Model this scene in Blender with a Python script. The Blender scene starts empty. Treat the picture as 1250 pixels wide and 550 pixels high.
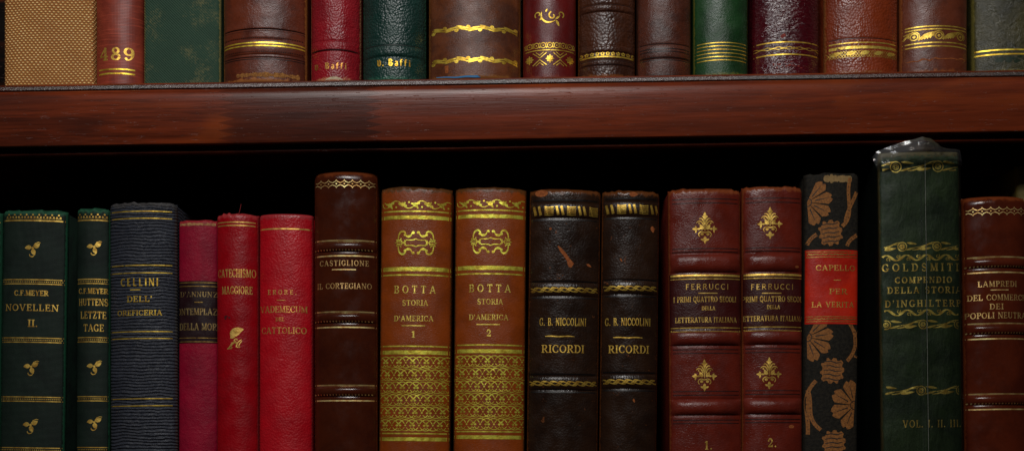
import bpy, bmesh, math, random
from mathutils import Matrix, Vector, noise
R = math.radians
S = 0.0004            # metres per photo pixel at the plane of the spines
D = 1560.0            # camera distance, in the same pixel unit
PX, PY = 625.0, 560.0 # optical axis in the photo
TH = math.atan(19.0 / 1250.0)
CT, ST = math.cos(TH), math.sin(TH)
sc = bpy.context.scene
col = sc.collection
rnd = random.Random(7)

def unroll(px, py, depth=0.0):
    u, v = px - PX, PY - py
    k = (D + depth) / D
    return (u * CT + v * ST) * k, (-u * ST + v * CT) * k

# ------------------------------------------------------------------ mesh helpers
def link(name, verts, faces, mat, parent=None, smooth=False, uvs=None, sharp=None):
    me = bpy.data.meshes.new(name)
    me.from_pydata([(x * S, y * S, z * S) for x, y, z in verts], [], faces)
    me.update()
    if uvs is not None:
        ul = me.uv_layers.new(name='UVMap')
        for l in me.loops:
            ul.data[l.index].uv = uvs[l.vertex_index]
    if smooth:
        for p in me.polygons: p.use_smooth = True
        if sharp: me.set_sharp_from_angle(angle=R(sharp))
    o = bpy.data.objects.new(name, me)
    col.objects.link(o)
    if mat: me.materials.append(mat)
    if parent: o.parent = parent
    return o

def empty(name, loc, ry, label, cat, group=None):
    o = bpy.data.objects.new(name, None)
    o.empty_display_size = 0.02
    col.objects.link(o)
    o.location = tuple(c * S for c in loc)
    o.rotation_euler = (0, ry, 0)
    o['label'] = label; o['category'] = cat
    if group: o['group'] = group
    return o

def box(name, x0, x1, y0, y1, z0, z1, mat, parent, bev=1.0, warp=None):
    bm = bmesh.new()
    v = [bm.verts.new((x, y, z)) for x in (x0, x1) for y in (y0, y1) for z in (z0, z1)]
    for f in ((0, 1, 3, 2), (4, 6, 7, 5), (0, 4, 5, 1), (2, 3, 7, 6), (0, 2, 6, 4), (1, 5, 7, 3)):
        bm.faces.new([v[i] for i in f])
    if bev: bmesh.ops.bevel(bm, geom=bm.edges[:], offset=bev, segments=2, affect='EDGES', profile=0.5)
    bmesh.ops.recalc_face_normals(bm, faces=bm.faces)
    uvl = bm.loops.layers.uv.new('UVMap')
    for f in bm.faces:
        for l in f.loops:
            c = l.vert.co
            l[uvl].uv = ((c.y + c.x) / 100, (c.z + c.x * .3) / 100)
    for q in bm.verts: q.co *= S
    me = bpy.data.meshes.new(name); bm.to_mesh(me); bm.free()
    me.materials.append(mat)
    for p in me.polygons: p.use_smooth = True
    me.set_sharp_from_angle(angle=R(35))
    o = bpy.data.objects.new(name, me); col.objects.link(o); o.parent = parent
    return o

# ------------------------------------------------------------------ 2-D drawing: everything becomes small polygons (x, z)
def stroke(pts, w):
    """polyline with one width or a width per point -> quads"""
    n = len(pts)
    if n < 2: return []
    ws = w if isinstance(w, (list, tuple)) else [w] * n
    L, Rr = [], []
    for i in range(n):
        a = pts[max(i - 1, 0)]; b = pts[min(i + 1, n - 1)]
        dx, dz = b[0] - a[0], b[1] - a[1]
        m = math.hypot(dx, dz) or 1e-6
        nx, nz = -dz / m, dx / m
        h = ws[i] / 2
        L.append((pts[i][0] + nx * h, pts[i][1] + nz * h)); Rr.append((pts[i][0] - nx * h, pts[i][1] - nz * h))
    return [[L[i], Rr[i], Rr[i + 1], L[i + 1]] for i in range(n - 1)]

def arc(cx, cz, rx, rz, a0, a1, n=12):
    return [(cx + rx * math.cos(R(a0 + (a1 - a0) * i / n)), cz + rz * math.sin(R(a0 + (a1 - a0) * i / n))) for i in range(n + 1)]

def disc(cx, cz, r, rz=None, n=10):
    rz = rz or r
    return [[(cx + r * math.cos(2 * math.pi * i / n), cz + rz * math.sin(2 * math.pi * i / n)) for i in range(n)]]

def halves(p, ax, c):
    """cut a polygon along x = c or z = c"""
    out = []
    for keep in (1, -1):
        q = []
        for i in range(len(p)):
            a, b = p[i], p[(i + 1) % len(p)]; da, db = (a[ax] - c) * keep, (b[ax] - c) * keep
            if da >= 0: q.append(a)
            if (da > 0 and db < 0) or (da < 0 and db > 0):
                k = da / (da - db); q.append((a[0] + (b[0] - a[0]) * k, a[1] + (b[1] - a[1]) * k))
        if len(q) > 2: out.append(q)
    return out

def dice(p, mx=3.2, mz=2.6):
    x0, x1 = min(q[0] for q in p), max(q[0] for q in p); z0, z1 = min(q[1] for q in p), max(q[1] for q in p)
    if x1 - x0 > mx: return [r for h in halves(p, 0, (x0 + x1) / 2) for r in dice(h, mx, mz)]
    if z1 - z0 > mz: return [r for h in halves(p, 1, (z0 + z1) / 2) for r in dice(h, mx, mz)]
    return [p]

def ring(cx, cz, r, w, n=16):
    return stroke(arc(cx, cz, r, r, 0, 360, n), w)

def leaf(x, z, ln, wd, ang, curl=0.0, n=7):
    """tear-drop along ang from (x,z)"""
    a = R(ang); pts = []; ws = []
    for i in range(n + 1):
        t = i / n
        bend = a + R(curl) * t
        pts.append((x + ln * t * math.cos(bend), z + ln * t * math.sin(bend)))
        ws.append(max(0.12 * wd, wd * (math.sin(math.pi * min(1, t ** .8)) ** .8)) if 0 < i < n else 0.1 * wd)
    return stroke(pts, ws)

def spiral(cx, cz, r0, r1, a0, a1, w0, w1, n=18):
    pts, ws = [], []
    for i in range(n + 1):
        t = i / n; r = r0 + (r1 - r0) * t; a = R(a0 + (a1 - a0) * t)
        pts.append((cx + r * math.cos(a), cz + r * math.sin(a))); ws.append(w0 + (w1 - w0) * t)
    return stroke(pts, ws)

def bez(p0, p1, p2, p3, n=10):
    out = []
    for i in range(n + 1):
        t = i / n; s = 1 - t
        out.append((s**3*p0[0]+3*s*s*t*p1[0]+3*s*t*t*p2[0]+t**3*p3[0], s**3*p0[1]+3*s*s*t*p1[1]+3*s*t*t*p2[1]+t**3*p3[1]))
    return out

def mirror(polys): return [[(-x, z) for x, z in reversed(p)] for p in polys]
def shift(polys, dx, dz, k=1.0, kz=None): return [[(x * k + dx, z * (kz or k) + dz) for x, z in p] for p in polys]
def rot(polys, a):
    c, s = math.cos(R(a)), math.sin(R(a))
    return [[(x * c - z * s, x * s + z * c) for x, z in p] for p in polys]

# ------------------------------------------------------------------ a serif alphabet drawn stroke by stroke (cap height 1)
def glyph(ch, T, t, serif=True, xs=1.0):
    """returns (polys, advance width); T/t = stem / hairline weight in cap heights; xs keeps stems from thinning when squeezed"""
    P = []
    Tx = T / xs ** .55   # horizontal thickness of vertical stems, before squeezing
    tx = t / xs ** .55
    def stem(x, z0=0.0, z1=1.0, w=Tx, bot=True, top=True):
        P.append([(x - w/2, z0), (x + w/2, z0), (x + w/2, z1), (x - w/2, z1)])
        if serif:
            e = .11 if xs > .78 else .06
            if bot: bar(x - w/2 - e, x + w/2 + e, z0 + t/2)
            if top: bar(x - w/2 - e, x + w/2 + e, z1 - t/2)
    def bar(x0, x1, z, w=t):
        P.append([(x0, z - w/2), (x1, z - w/2), (x1, z + w/2), (x0, z + w/2)])
    def diag(a, b, w):
        P.append([(a[0] - w/2, a[1]), (a[0] + w/2, a[1]), (b[0] + w/2, b[1]), (b[0] - w/2, b[1])])
    def foot(x, z):
        if serif: bar(x - .14, x + .14, z)
    def tick(x, z, dz):
        if serif: P.append([(x - tx/2, z), (x + tx/2, z), (x + tx/2, z + dz), (x - tx/2, z + dz)])
    def curve(cx, cz, rx, rz, a0, a1, n=14):
        pts = arc(cx, cz, rx, rz, a0, a1, n); ws = []
        for i in range(n + 1):
            c = abs(math.cos(R(a0 + (a1 - a0) * i / n)))
            ws.append(t + (Tx - t) * c ** 1.4)
        P.extend(stroke(pts, ws))
    if ch == ' ': return [], .45
    if ch == 'A':
        diag((.12, 0), (.45, 1), tx); diag((.85, 0), (.47, 1), Tx); bar(.22, .72, .34); foot(.12, t/2); foot(.85, t/2); return P, .98
    if ch in 'BPR':
        stem(.2)
        if ch == 'B':
            bar(.2, .48, 1 - t/2); bar(.2, .5, .53); bar(.2, .5, t/2)
            curve(.46, .765, .22, .235 - t/2, -90, 90); curve(.48, .265, .27, .265 - t/2, -90, 90); return P, .82
        bar(.2, .48, 1 - t/2); bar(.2, .48, .47); curve(.46, .735, .25, .265 - t/2, -90, 90)
        if ch == 'R':
            diag((.82, 0), (.45, .48), Tx); foot(.85, t/2); return P, .92
        return P, .76
    if ch in 'CG':
        curve(.5, .5, .4, .5 - t/2, 48, 312, 20); tick(.8, .66, .3)
        if ch == 'G':
            stem(.78, .06, .42, bot=False); return P, .96
        tick(.8, .1, .2); return P, .9
    if ch == 'D':
        stem(.2); bar(.2, .45, 1 - t/2); bar(.2, .45, t/2); curve(.42, .5, .42, .5 - t/2, -90, 90, 16); return P, .92
    if ch in 'EF':
        stem(.2); bar(.2, .68, 1 - t/2); bar(.2, .56, .52); tick(.68, .76, .24); tick(.56, .42, .2)
        if ch == 'E': bar(.2, .72, t/2); tick(.72, 0, .26); return P, .8
        return P, .74
    if ch == 'H': stem(.2); stem(.78); bar(.2, .78, .52); return P, .98
    if ch == 'I': stem(.2); return P, .4
    if ch == 'L': stem(.2); bar(.2, .7, t/2); tick(.7, 0, .3); return P, .78
    if ch == 'M':
        stem(.16, w=tx); stem(.98); diag((.2, 1), (.56, .05), Tx); diag((.94, 1), (.58, .05), tx); return P, 1.16
    if ch == 'N':
        stem(.16, w=tx); stem(.84, w=tx, bot=False); diag((.16, 1), (.84, 0), Tx); return P, 1.0
    if ch in 'OQ':
        curve(.5, .5, .4, .5 - t/2, 0, 360, 24)
        if ch == 'Q': P.extend(stroke(bez((.45, .2), (.6, .1), (.7, -.15), (.95, -.2)), [t, T, T, T, T, T, T, t, t, t, t]))
        return P, 1.0
    if ch == 'S':
        pts = arc(.4, .74, .25, .24, 35, 225, 9) + [(.42, .5)] + arc(.4, .26, .28, .25, 45, -145, 9)
        n = len(pts); ws = [t + (Tx - t) * math.sin(math.pi * i / (n - 1)) ** 1.5 for i in range(n)]
        P.extend(stroke(pts, ws)); tick(.63, .72, .25); tick(.15, .04, .25); return P, .8
    if ch == 'T':
        stem(.44, top=False); bar(.08, .8, 1 - t/2); tick(.08, .74, .26); tick(.8, .74, .26); return P, .88
    if ch == 'U':
        stem(.2, .3, 1, bot=False); stem(.8, .3, 1, w=tx, bot=False); curve(.5, .32, .3, .32 - t/2, 180, 360); return P, .98
    if ch == 'V':
        diag((.14, 1), (.5, 0), Tx); diag((.84, 1), (.52, 0), tx); foot(.14, 1 - t/2); foot(.84, 1 - t/2); return P, .98
    if ch == 'Y':
        diag((.14, 1), (.46, .45), Tx); diag((.8, 1), (.46, .45), tx); stem(.46, 0, .48, top=False); foot(.14, 1 - t/2); foot(.8, 1 - t/2); return P, .92
    if ch == 'Z':
        bar(.1, .76, 1 - t/2); bar(.1, .78, t/2); diag((.18, t), (.7, 1 - t), Tx); tick(.1, .74, .26); tick(.78, 0, .28); return P, .86
    if ch == '.': return disc(.14, .09, .1 / xs ** .5, .1), .3
    if ch == "'":
        return disc(.14, .9, .1 / xs ** .5, .1) + leaf(.18, .9, .34, .12, -105), .32
    if ch == '`': P.extend(leaf(.1, 1.28, .3, .14, -35)); return P, 0.0
    if ch == '1': stem(.3, top=False); P.extend(stroke([(.3, .97), (.08, .8)], T * .7)); return P, .56
    if ch == '2':
        P.extend(stroke(arc(.36, .72, .25, .26, 170, -40, 12) + [(.12, .08)], [t] * 3 + [T] * 8 + [t] * 3)); bar(.08, .66, T/2, T); tick(.66, 0, .3); P.extend(disc(.14, .74, .1)); return P, .76
    if ch == '4':
        stem(.52, top=False); P.extend(stroke([(.52, .98), (.06, .3)], t)); bar(.04, .74, .3); return P, .8
    if ch == '8':
        curve(.38, .74, .22, .25 - t/2, 0, 360, 18); curve(.38, .25, .29, .26 - t/2, 0, 360, 18); return P, .78
    if ch == '9':
        curve(.38, .68, .28, .31 - t/2, 0, 360, 18)
        P.extend(stroke(bez((.66, .68), (.68, .2), (.5, 0), (.2, .06)), [Tx, Tx, Tx, Tx*.9, Tx*.8, Tx*.6, t, t, t, t, t])); P.extend(disc(.18, .14, .1)); return P, .76
    return [], .4

def black_letter(ch):
    """gothic letters for the two small owner's names"""
    P = []; T = .2
    def s(pts, w=T): P.extend(stroke(pts, w))
    if ch == 'V':
        s([(.08, .95), (.2, .8), (.2, .25), (.36, .02)], [.1, .2, .22, .1]); s([(.36, .02), (.62, .22), (.6, .72), (.4, .95)], [.1, .2, .2, .08]); s([(.38, .9), (.38, .15)], .05); return P, .78
    if ch == 'B':
        s([(.06, .95), (.2, .85), (.2, .1)], [.08, .22, .22]); s([(.1, .98), (.42, 1.0), (.66, .8), (.42, .54)], [.06, .14, .22, .1]); s([(.4, .55), (.72, .34), (.56, .06), (.2, .06)], [.1, .24, .2, .08]); s([(.38, .9), (.38, .1)], .05); return P, .9
    if ch == 'a':
        s([(.1, .6), (.3, .68), (.46, .58), (.46, .08), (.58, .02)], [.06, .14, .2, .2, .08]); s([(.46, .4), (.16, .32), (.14, .12), (.3, .02), (.46, .12)], [.06, .14, .2, .14, .06]); return P, .7
    if ch == 'f':
        s([(.46, .92), (.3, .96), (.2, .8), (.2, .02)], [.16, .14, .2, .16]); s([(.04, .62), (.46, .62)], .09); return P, .56
    if ch == 'i':
        s([(.06, .6), (.18, .66), (.18, .1), (.3, .02)], [.06, .2, .2, .08]); P.extend(disc(.18, .88, .1)); return P, .44
    if ch == '.': return disc(.12, .1, .11), .34
    return [], .34

def text_polys(s, x0, x1, h, track=.1, T=.17, t=.08, serif=True, gothic=False):
    def lay(xs):
        out, x = [], 0.0
        for ch in s:
            g, adv = black_letter(ch) if gothic else glyph(ch, T, t, serif, xs)
            out.append((x, g)); x += adv + (track if adv else 0)
        return out, x - track
    _, wn = lay(1.0)
    xs = (x1 - x0) / (wn * h)
    out, wn = lay(max(.45, min(1.6, xs)))
    return [[(x0 + (gx + px) * h * xs, pz * h) for px, pz in p] for gx, g in out for p in g]
# ------------------------------------------------------------------ materials (UV unit = 100 photo pixels = 4 cm)
class NT:
    def __init__(s, name):
        m = bpy.data.materials.new(name); m.use_nodes = True
        s.m = m; s.t = m.node_tree; s.t.nodes.clear()
        s.out = s.n('ShaderNodeOutputMaterial')
    def n(s, t, **kw):
        x = s.t.nodes.new(t)
        for k, v in kw.items(): setattr(x, k, v)
        return x
    def l(s, a, b): s.t.links.new(a, b)
    def set(s, sock, v):
        if hasattr(v, 'is_output'): s.l(v, sock)
        elif isinstance(v, (tuple, list)) and len(v) == 3 and sock.type == 'RGBA': sock.default_value = (*v, 1)
        else: sock.default_value = v
    def uv(s, scale=(1, 1, 1), off=(0, 0, 0), rotz=0, gen=None):
        c = s.n('ShaderNodeTexCoord'); mp = s.n('ShaderNodeMapping')
        s.l(c.outputs[gen or 'UV'], mp.inputs['Vector'])
        mp.inputs['Scale'].default_value = scale; mp.inputs['Location'].default_value = off; mp.inputs['Rotation'].default_value = (0, 0, rotz)
        return mp.outputs['Vector']
    def noise(s, vec, scale, detail=4, rough=.55, dist=0):
        x = s.n('ShaderNodeTexNoise'); s.l(vec, x.inputs['Vector'])
        x.inputs['Scale'].default_value = scale; x.inputs['Detail'].default_value = detail; x.inputs['Roughness'].default_value = rough; x.inputs['Distortion'].default_value = dist
        return x.outputs['Fac']
    def voro(s, vec, scale, feature='F1', rnd_=1.0):
        x = s.n('ShaderNodeTexVoronoi'); x.feature = feature; s.l(vec, x.inputs['Vector'])
        x.inputs['Scale'].default_value = scale; x.inputs['Randomness'].default_value = rnd_
        return x.outputs['Distance']
    def math(s, op, a, b=0.0, clamp=False):
        x = s.n('ShaderNodeMath', operation=op, use_clamp=clamp); s.set(x.inputs[0], a); s.set(x.inputs[1], b); return x.outputs[0]
    def ramp(s, v, lo, hi, a=0.0, b=1.0):
        x = s.n('ShaderNodeMapRange', interpolation_type='SMOOTHSTEP'); s.set(x.inputs['Value'], v)
        x.inputs['From Min'].default_value = lo; x.inputs['From Max'].default_value = hi; x.inputs['To Min'].default_value = a; x.inputs['To Max'].default_value = b
        return x.outputs['Result']
    def mix(s, f, a, b):
        x = s.n('ShaderNodeMix', data_type='RGBA'); s.set(x.inputs[0], f); s.set(x.inputs[6], a); s.set(x.inputs[7], b); return x.outputs[2]
    def bump(s, h, dist, strength=1.0, prev=None):
        x = s.n('ShaderNodeBump'); s.l(h, x.inputs['Height']); x.inputs['Distance'].default_value = dist; x.inputs['Strength'].default_value = strength
        if prev: s.l(prev, x.inputs['Normal'])
        return x.outputs['Normal']
    def attr(s, name):
        return s.n('ShaderNodeAttribute', attribute_name=name).outputs['Fac']
    def bsdf(s, color, rough, normal=None, metal=0.0, spec=.5, **kw):
        x = s.n('ShaderNodeBsdfPrincipled'); s.set(x.inputs['Base Color'], color); s.set(x.inputs['Roughness'], rough); s.set(x.inputs['Metallic'], metal)
        x.inputs['Specular IOR Level'].default_value = spec
        for k, v in kw.items(): s.set(x.inputs[k.replace('_', ' ')], v)
        if normal: s.l(normal, x.inputs['Normal'])
        return x.outputs[0]
    def done(s, sh):
        s.l(sh, s.out.inputs['Surface']); return s.m

def lin(*c):   # sRGB 0-255 -> linear
    return tuple(((v/255)/12.92 if v/255 <= .04045 else ((v/255 + .055)/1.055)**2.4) for v in c)
def mul(c, k): return tuple(x * k for x in c)

LEATHER_SPEC = .42
def leather(name, base, dark=None, grain='pebble', gs=30, bd=.00025, rough=.42, wear=None, wear_at=.62, rubc=None, spec=.42, mott=.6, seed=0, scratches=True):
    N = NT(name); dark = dark or mul(base, .5); bd *= .4; gs *= 1.75
    o = (seed * 3.17, seed * 5.31, 0)
    uv = N.uv(off=o)
    big = N.noise(uv, 2.2, 5, .6, .4); fine = N.noise(uv, 26, 5, .65)
    f = N.ramp(N.math('ADD', N.math('MULTIPLY', big, .75), N.math('MULTIPLY', fine, .25)), .36, .66)
    c = N.mix(N.math('MULTIPLY', f, mott), base, dark)
    rb = N.attr('rub')
    if rubc:
        rn = N.noise(uv, 14, 6, .7, .6)
        rf = N.ramp(N.math('ADD', N.math('MULTIPLY', rb, .55), N.math('MULTIPLY', rn, .62)), .56, .72)
        c = N.mix(rf, c, rubc)
    if wear:
        wn = N.noise(uv, 9, 8, .72, .8)
        wf = N.ramp(wn, wear_at, wear_at + .035)
        c = N.mix(N.math('MULTIPLY', wf, .85), c, wear)
    # fine scratches and rub marks
    if scratches:
        su = N.uv(scale=(1, 9, 1), off=o, rotz=1.1)
        sf = N.ramp(N.noise(su, 7, 3, .5), .735, .77)
        c = N.mix(N.math('MULTIPLY', sf, .3), c, mul(base, 2.2))
    if grain == 'pebble':
        h = N.math('SUBTRACT', 1.0, N.math('POWER', N.voro(N.uv(off=o), gs), 1.4))
        h = N.math('ADD', h, N.math('MULTIPLY', N.noise(uv, gs * .5, 4), .35))
    elif grain == 'crease':      # diagonal straight-grain creases
        v = N.uv(scale=(1.0, 2.3, 1), off=o, rotz=.55)
        h = N.math('ADD', N.math('MULTIPLY', N.noise(v, gs * .55, 5, .6, .5), 1.6), N.math('MULTIPLY', N.voro(v, gs), .5))
    elif grain == 'ripple':      # horizontal wrinkles of long-grain leather
        w = N.n('ShaderNodeTexWave', wave_type='BANDS', bands_direction='Y'); N.l(uv, w.inputs['Vector'])
        w.inputs['Scale'].default_value = gs; w.inputs['Distortion'].default_value = 5.5; w.inputs['Detail'].default_value = 3; w.inputs['Detail Scale'].default_value = .42
        st = N.noise(N.uv(scale=(1, 5, 1), off=o), 9, 4, .6, .6)
        h = N.math('ADD', N.math('MULTIPLY', w.outputs['Fac'], .8), N.math('MULTIPLY', st, 1.1))
    elif grain == 'glaze':       # smooth polished calf with dents
        h = N.math('ADD', N.math('MULTIPLY', N.noise(uv, gs * .4, 5, .55, 1.2), .8), N.math('MULTIPLY', N.noise(uv, 70, 4, .7), .5))
    else:
        h = N.math('ADD', N.noise(uv, gs, 6, .65), N.math('MULTIPLY', N.noise(uv, gs * 3, 3, .6), .35))
    nrm = N.bump(h, bd)
    ro = N.ramp(N.noise(uv, 5, 5, .6), .3, .7, rough - .08, rough + .12)
    return N.done(N.bsdf(c, ro, nrm, spec=LEATHER_SPEC if spec == .42 else spec))

def cloth(name, base, dark, kind='twill', k=55, bd=.00012, stain=None, stain_at=.6, rubc=None, rough=.7, seed=0, streaks=False, spec=.35):
    N = NT(name); o = (seed * 2.71, seed * 4.13, 0); uv = N.uv(off=o)
    sx = N.n('ShaderNodeSeparateXYZ'); N.l(N.uv(), sx.inputs[0]); X, Y = sx.outputs[0], sx.outputs[1]
    def sn(v, f): return N.math('SINE', N.math('MULTIPLY', v, f))
    if kind == 'twill':
        h = N.math('ADD', N.math('MULTIPLY', sn(N.math('ADD', X, Y), k * 2.2), .5), N.math('MULTIPLY', sn(N.math('SUBTRACT', X, N.math('MULTIPLY', Y, .6)), k * 5), .22))
    else:
        h = N.math('MULTIPLY', N.math('ADD', sn(X, k * 6.28), sn(Y, k * 6.28)), .5)
    h = N.math('ADD', h, N.math('MULTIPLY', N.noise(uv, 40, 4, .6), 1.2))
    big = N.noise(uv, 3, 6, .62, .5)
    c = N.mix(N.ramp(big, .35, .68), base, dark)
    c = N.mix(N.math('MULTIPLY', N.ramp(h, -.2, 1.4), .35), mul(dark, .8), c) if kind == 'twill' else c
    if streaks:
        s_ = N.noise(N.uv(scale=(.8, 14, 1), off=o), 3.2, 5, .6)
        c = N.mix(N.math('MULTIPLY', N.ramp(s_, .5, .72), .5), c, mul(base, 1.9))
    if stain:
        sn_ = N.math('ADD', N.math('MULTIPLY', N.noise(uv, 2.3, 3, .5), .6), N.math('MULTIPLY', N.noise(uv, 34, 6, .7), .45))
        c = N.mix(N.math('MULTIPLY', N.ramp(sn_, stain_at, stain_at + .14), .6), c, stain)
    if rubc:
        rf = N.ramp(N.math('ADD', N.math('MULTIPLY', N.attr('rub'), .55), N.math('MULTIPLY', N.noise(uv, 18, 6, .7, .6), .6)), .58, .74)
        c = N.mix(rf, c, rubc)
    return N.done(N.bsdf(c, rough, N.bump(h, bd), spec=spec))

def canvas(name):
    """coarse open linen: pale warp beads over a brown ground"""
    N = NT(name); uv0 = N.uv()
    wob = N.n('ShaderNodeTexNoise'); N.l(uv0, wob.inputs['Vector']); wob.inputs['Scale'].default_value = 2.5
    vm = N.n('ShaderNodeVectorMath', operation='SCALE'); N.l(wob.outputs['Color'], vm.inputs[0]); vm.inputs['Scale'].default_value = .05
    va = N.n('ShaderNodeVectorMath', operation='ADD'); N.l(uv0, va.inputs[0]); N.l(vm.outputs[0], va.inputs[1])
    sx = N.n('ShaderNodeSeparateXYZ'); N.l(va.outputs[0], sx.inputs[0]); X, Y = sx.outputs[0], sx.outputs[1]
    row = N.math('MULTIPLY', Y, 34.0); ri = N.math('FLOOR', row)
    par = N.math('MULTIPLY', N.math('MODULO', N.math('ABSOLUTE', ri), 2.0), .5)
    cx = N.math('FRACT', N.math('ADD', N.math('MULTIPLY', X, 19.0), par)); cz = N.math('FRACT', row)
    dx = N.math('MULTIPLY', N.math('SUBTRACT', cx, .5), 1.35); dz = N.math('MULTIPLY', N.math('SUBTRACT', cz, .5), 1.15)
    d = N.math('SQRT', N.math('ADD', N.math('MULTIPLY', dx, dx), N.math('MULTIPLY', dz, dz)))
    bead = N.ramp(d, .18, .52, 1, 0)
    tone = N.noise(uv0, 16, 4, .7)
    c = N.mix(bead, lin(150, 92, 42), N.mix(N.ramp(tone, .3, .7), lin(222, 176, 104), lin(250, 216, 150)))
    c = N.mix(N.math('MULTIPLY', N.ramp(N.noise(uv0, 3, 4), .4, .7), .3), c, lin(136, 80, 36))
    return N.done(N.bsdf(c, .75, N.bump(bead, .0004), spec=.25))

def gold(name='gold_leaf', wear=.42, bright=1.0, seed=0, hue=(.80, .56, .08), soft=.16, rough=.44):
    N = NT(name); uv = N.uv(off=(seed * 1.9, seed * 2.3, 0))
    n = N.math('ADD', N.math('MULTIPLY', N.noise(uv, 24, 4, .6), .5), N.math('MULTIPLY', N.noise(uv, 6, 3, .5), .5))
    wear -= .035
    a = N.ramp(n, wear - soft / 2, wear + soft / 2)
    tone = N.mix(N.ramp(N.noise(uv, 12, 3, .5), .38, .66), mul(hue, bright), mul((hue[0]*.6, hue[1]*.5, hue[2]*.4), bright))
    g = N.bsdf(tone, rough, N.bump(N.noise(uv, 18, 3), .00016), metal=.78)
    tr = N.n('ShaderNodeBsdfTransparent'); mx = N.n('ShaderNodeMixShader')
    N.l(a, mx.inputs[0]); N.l(tr.outputs[0], mx.inputs[1]); N.l(g, mx.inputs[2])
    return N.done(mx.outputs[0])

def plain(name, c, rough=.6, c2=None, sc_=20, spec=.4, bd=.0001, fade=None):
    N = NT(name); uv = N.uv(); n = N.noise(uv, sc_, 5, .65)
    nd = N.bsdf(N.mix(N.ramp(n, .35, .65), c, c2 or mul(c, .7)), rough, N.bump(n, bd), spec=spec)
    if fade is None: return N.done(nd)
    a = N.ramp(N.noise(uv, 24, 5, .7), fade - .06, fade + .06)
    tr = N.n('ShaderNodeBsdfTransparent'); mx = N.n('ShaderNodeMixShader')
    N.l(a, mx.inputs[0]); N.l(tr.outputs[0], mx.inputs[1]); N.l(nd, mx.inputs[2])
    return N.done(mx.outputs[0])

def paper_edges(name='page_edges'):
    N = NT(name); uv = N.uv(scale=(1, .02, 1)); n = N.noise(N.uv(gen='Object', scale=(2500, 4, 4)), 1, 3)
    return N.done(N.bsdf(N.mix(n, lin(150, 122, 84), lin(98, 74, 46)), .85, spec=.2))

def wood(name, base, dark, joints=()):
    """polished mahogany; object coordinates in metres, grain along x; joints = finger joints across the front"""
    N = NT(name)
    g = N.uv(gen='Object', scale=(11, 60, 190)); fine = N.uv(gen='Object', scale=(45, 300, 900)); big = N.uv(gen='Object', scale=(7, 10, 26))
    a = N.noise(g, 1, 6, .6, .8); b = N.noise(fine, 1, 4, .6); d = N.noise(big, 1, 4, .55, .6)
    f = N.ramp(N.math('ADD', N.math('MULTIPLY', a, .6), N.math('MULTIPLY', d, .5)), .38, .72)
    c = N.mix(f, base, dark)
    c = N.mix(N.math('MULTIPLY', N.ramp(N.noise(N.uv(gen='Object', scale=(38, 300, 700), off=(5, 5, 5)), 1, 5, .65), .46, .66), .55), c, mul(dark, .5))
    c = N.mix(N.math('MULTIPLY', N.ramp(N.noise(N.uv(gen='Object', scale=(16, 40, 55), off=(3, 1, 2)), 1, 3, .5, .5), .56, .76), .55), c, lin(132, 58, 18))
    if joints:
        oc = N.n('ShaderNodeTexCoord'); sx = N.n('ShaderNodeSeparateXYZ'); N.l(oc.outputs['Object'], sx.inputs[0])
        X, Z = sx.outputs[0], sx.outputs[2]
        tri = N.math('PINGPONG', Z, .0019)
        for i, (jx, tone, amp) in enumerate(joints):
            e = N.math('SUBTRACT', X, N.math('ADD', jx, N.math('MULTIPLY', N.math('SUBTRACT', tri, 0.00095), amp)))
            k = N.ramp(e, -.0004, .0004)
            x1 = joints[i + 1][0] if i + 1 < len(joints) else 9.0
            k2 = N.ramp(N.math('SUBTRACT', X, N.math('ADD', x1, N.math('MULTIPLY', N.math('SUBTRACT', tri, 0.00095), amp))), -.0004, .0004, 1, 0)
            c = N.mix(N.math('MULTIPLY', N.math('MULTIPLY', k, k2), abs(tone)), c, mul(dark, .8) if tone > 0 else mul(base, 1.25))
    pore = N.ramp(N.noise(N.uv(gen='Object', scale=(150, 900, 1500), off=(1, 2, 3)), 1, 2, .5), .66, .72)
    c = N.mix(N.math('MULTIPLY', pore, .2), c, lin(140, 96, 84))  # pores tinted paler: the light they catch is put into the colour
    h = N.math('ADD', N.math('MULTIPLY', b, .6), N.math('MULTIPLY', pore, -.8))
    ro = N.ramp(d, .3, .7, .27, .36)
    return N.done(N.bsdf(c, ro, N.bump(h, .00012), spec=.24))

# ------------------------------------------------------------------ books
PAGES = None
SHELF_UP, SHELF_LOW = None, None    # set below (world z of the two shelf tops, px)
books = []

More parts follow.
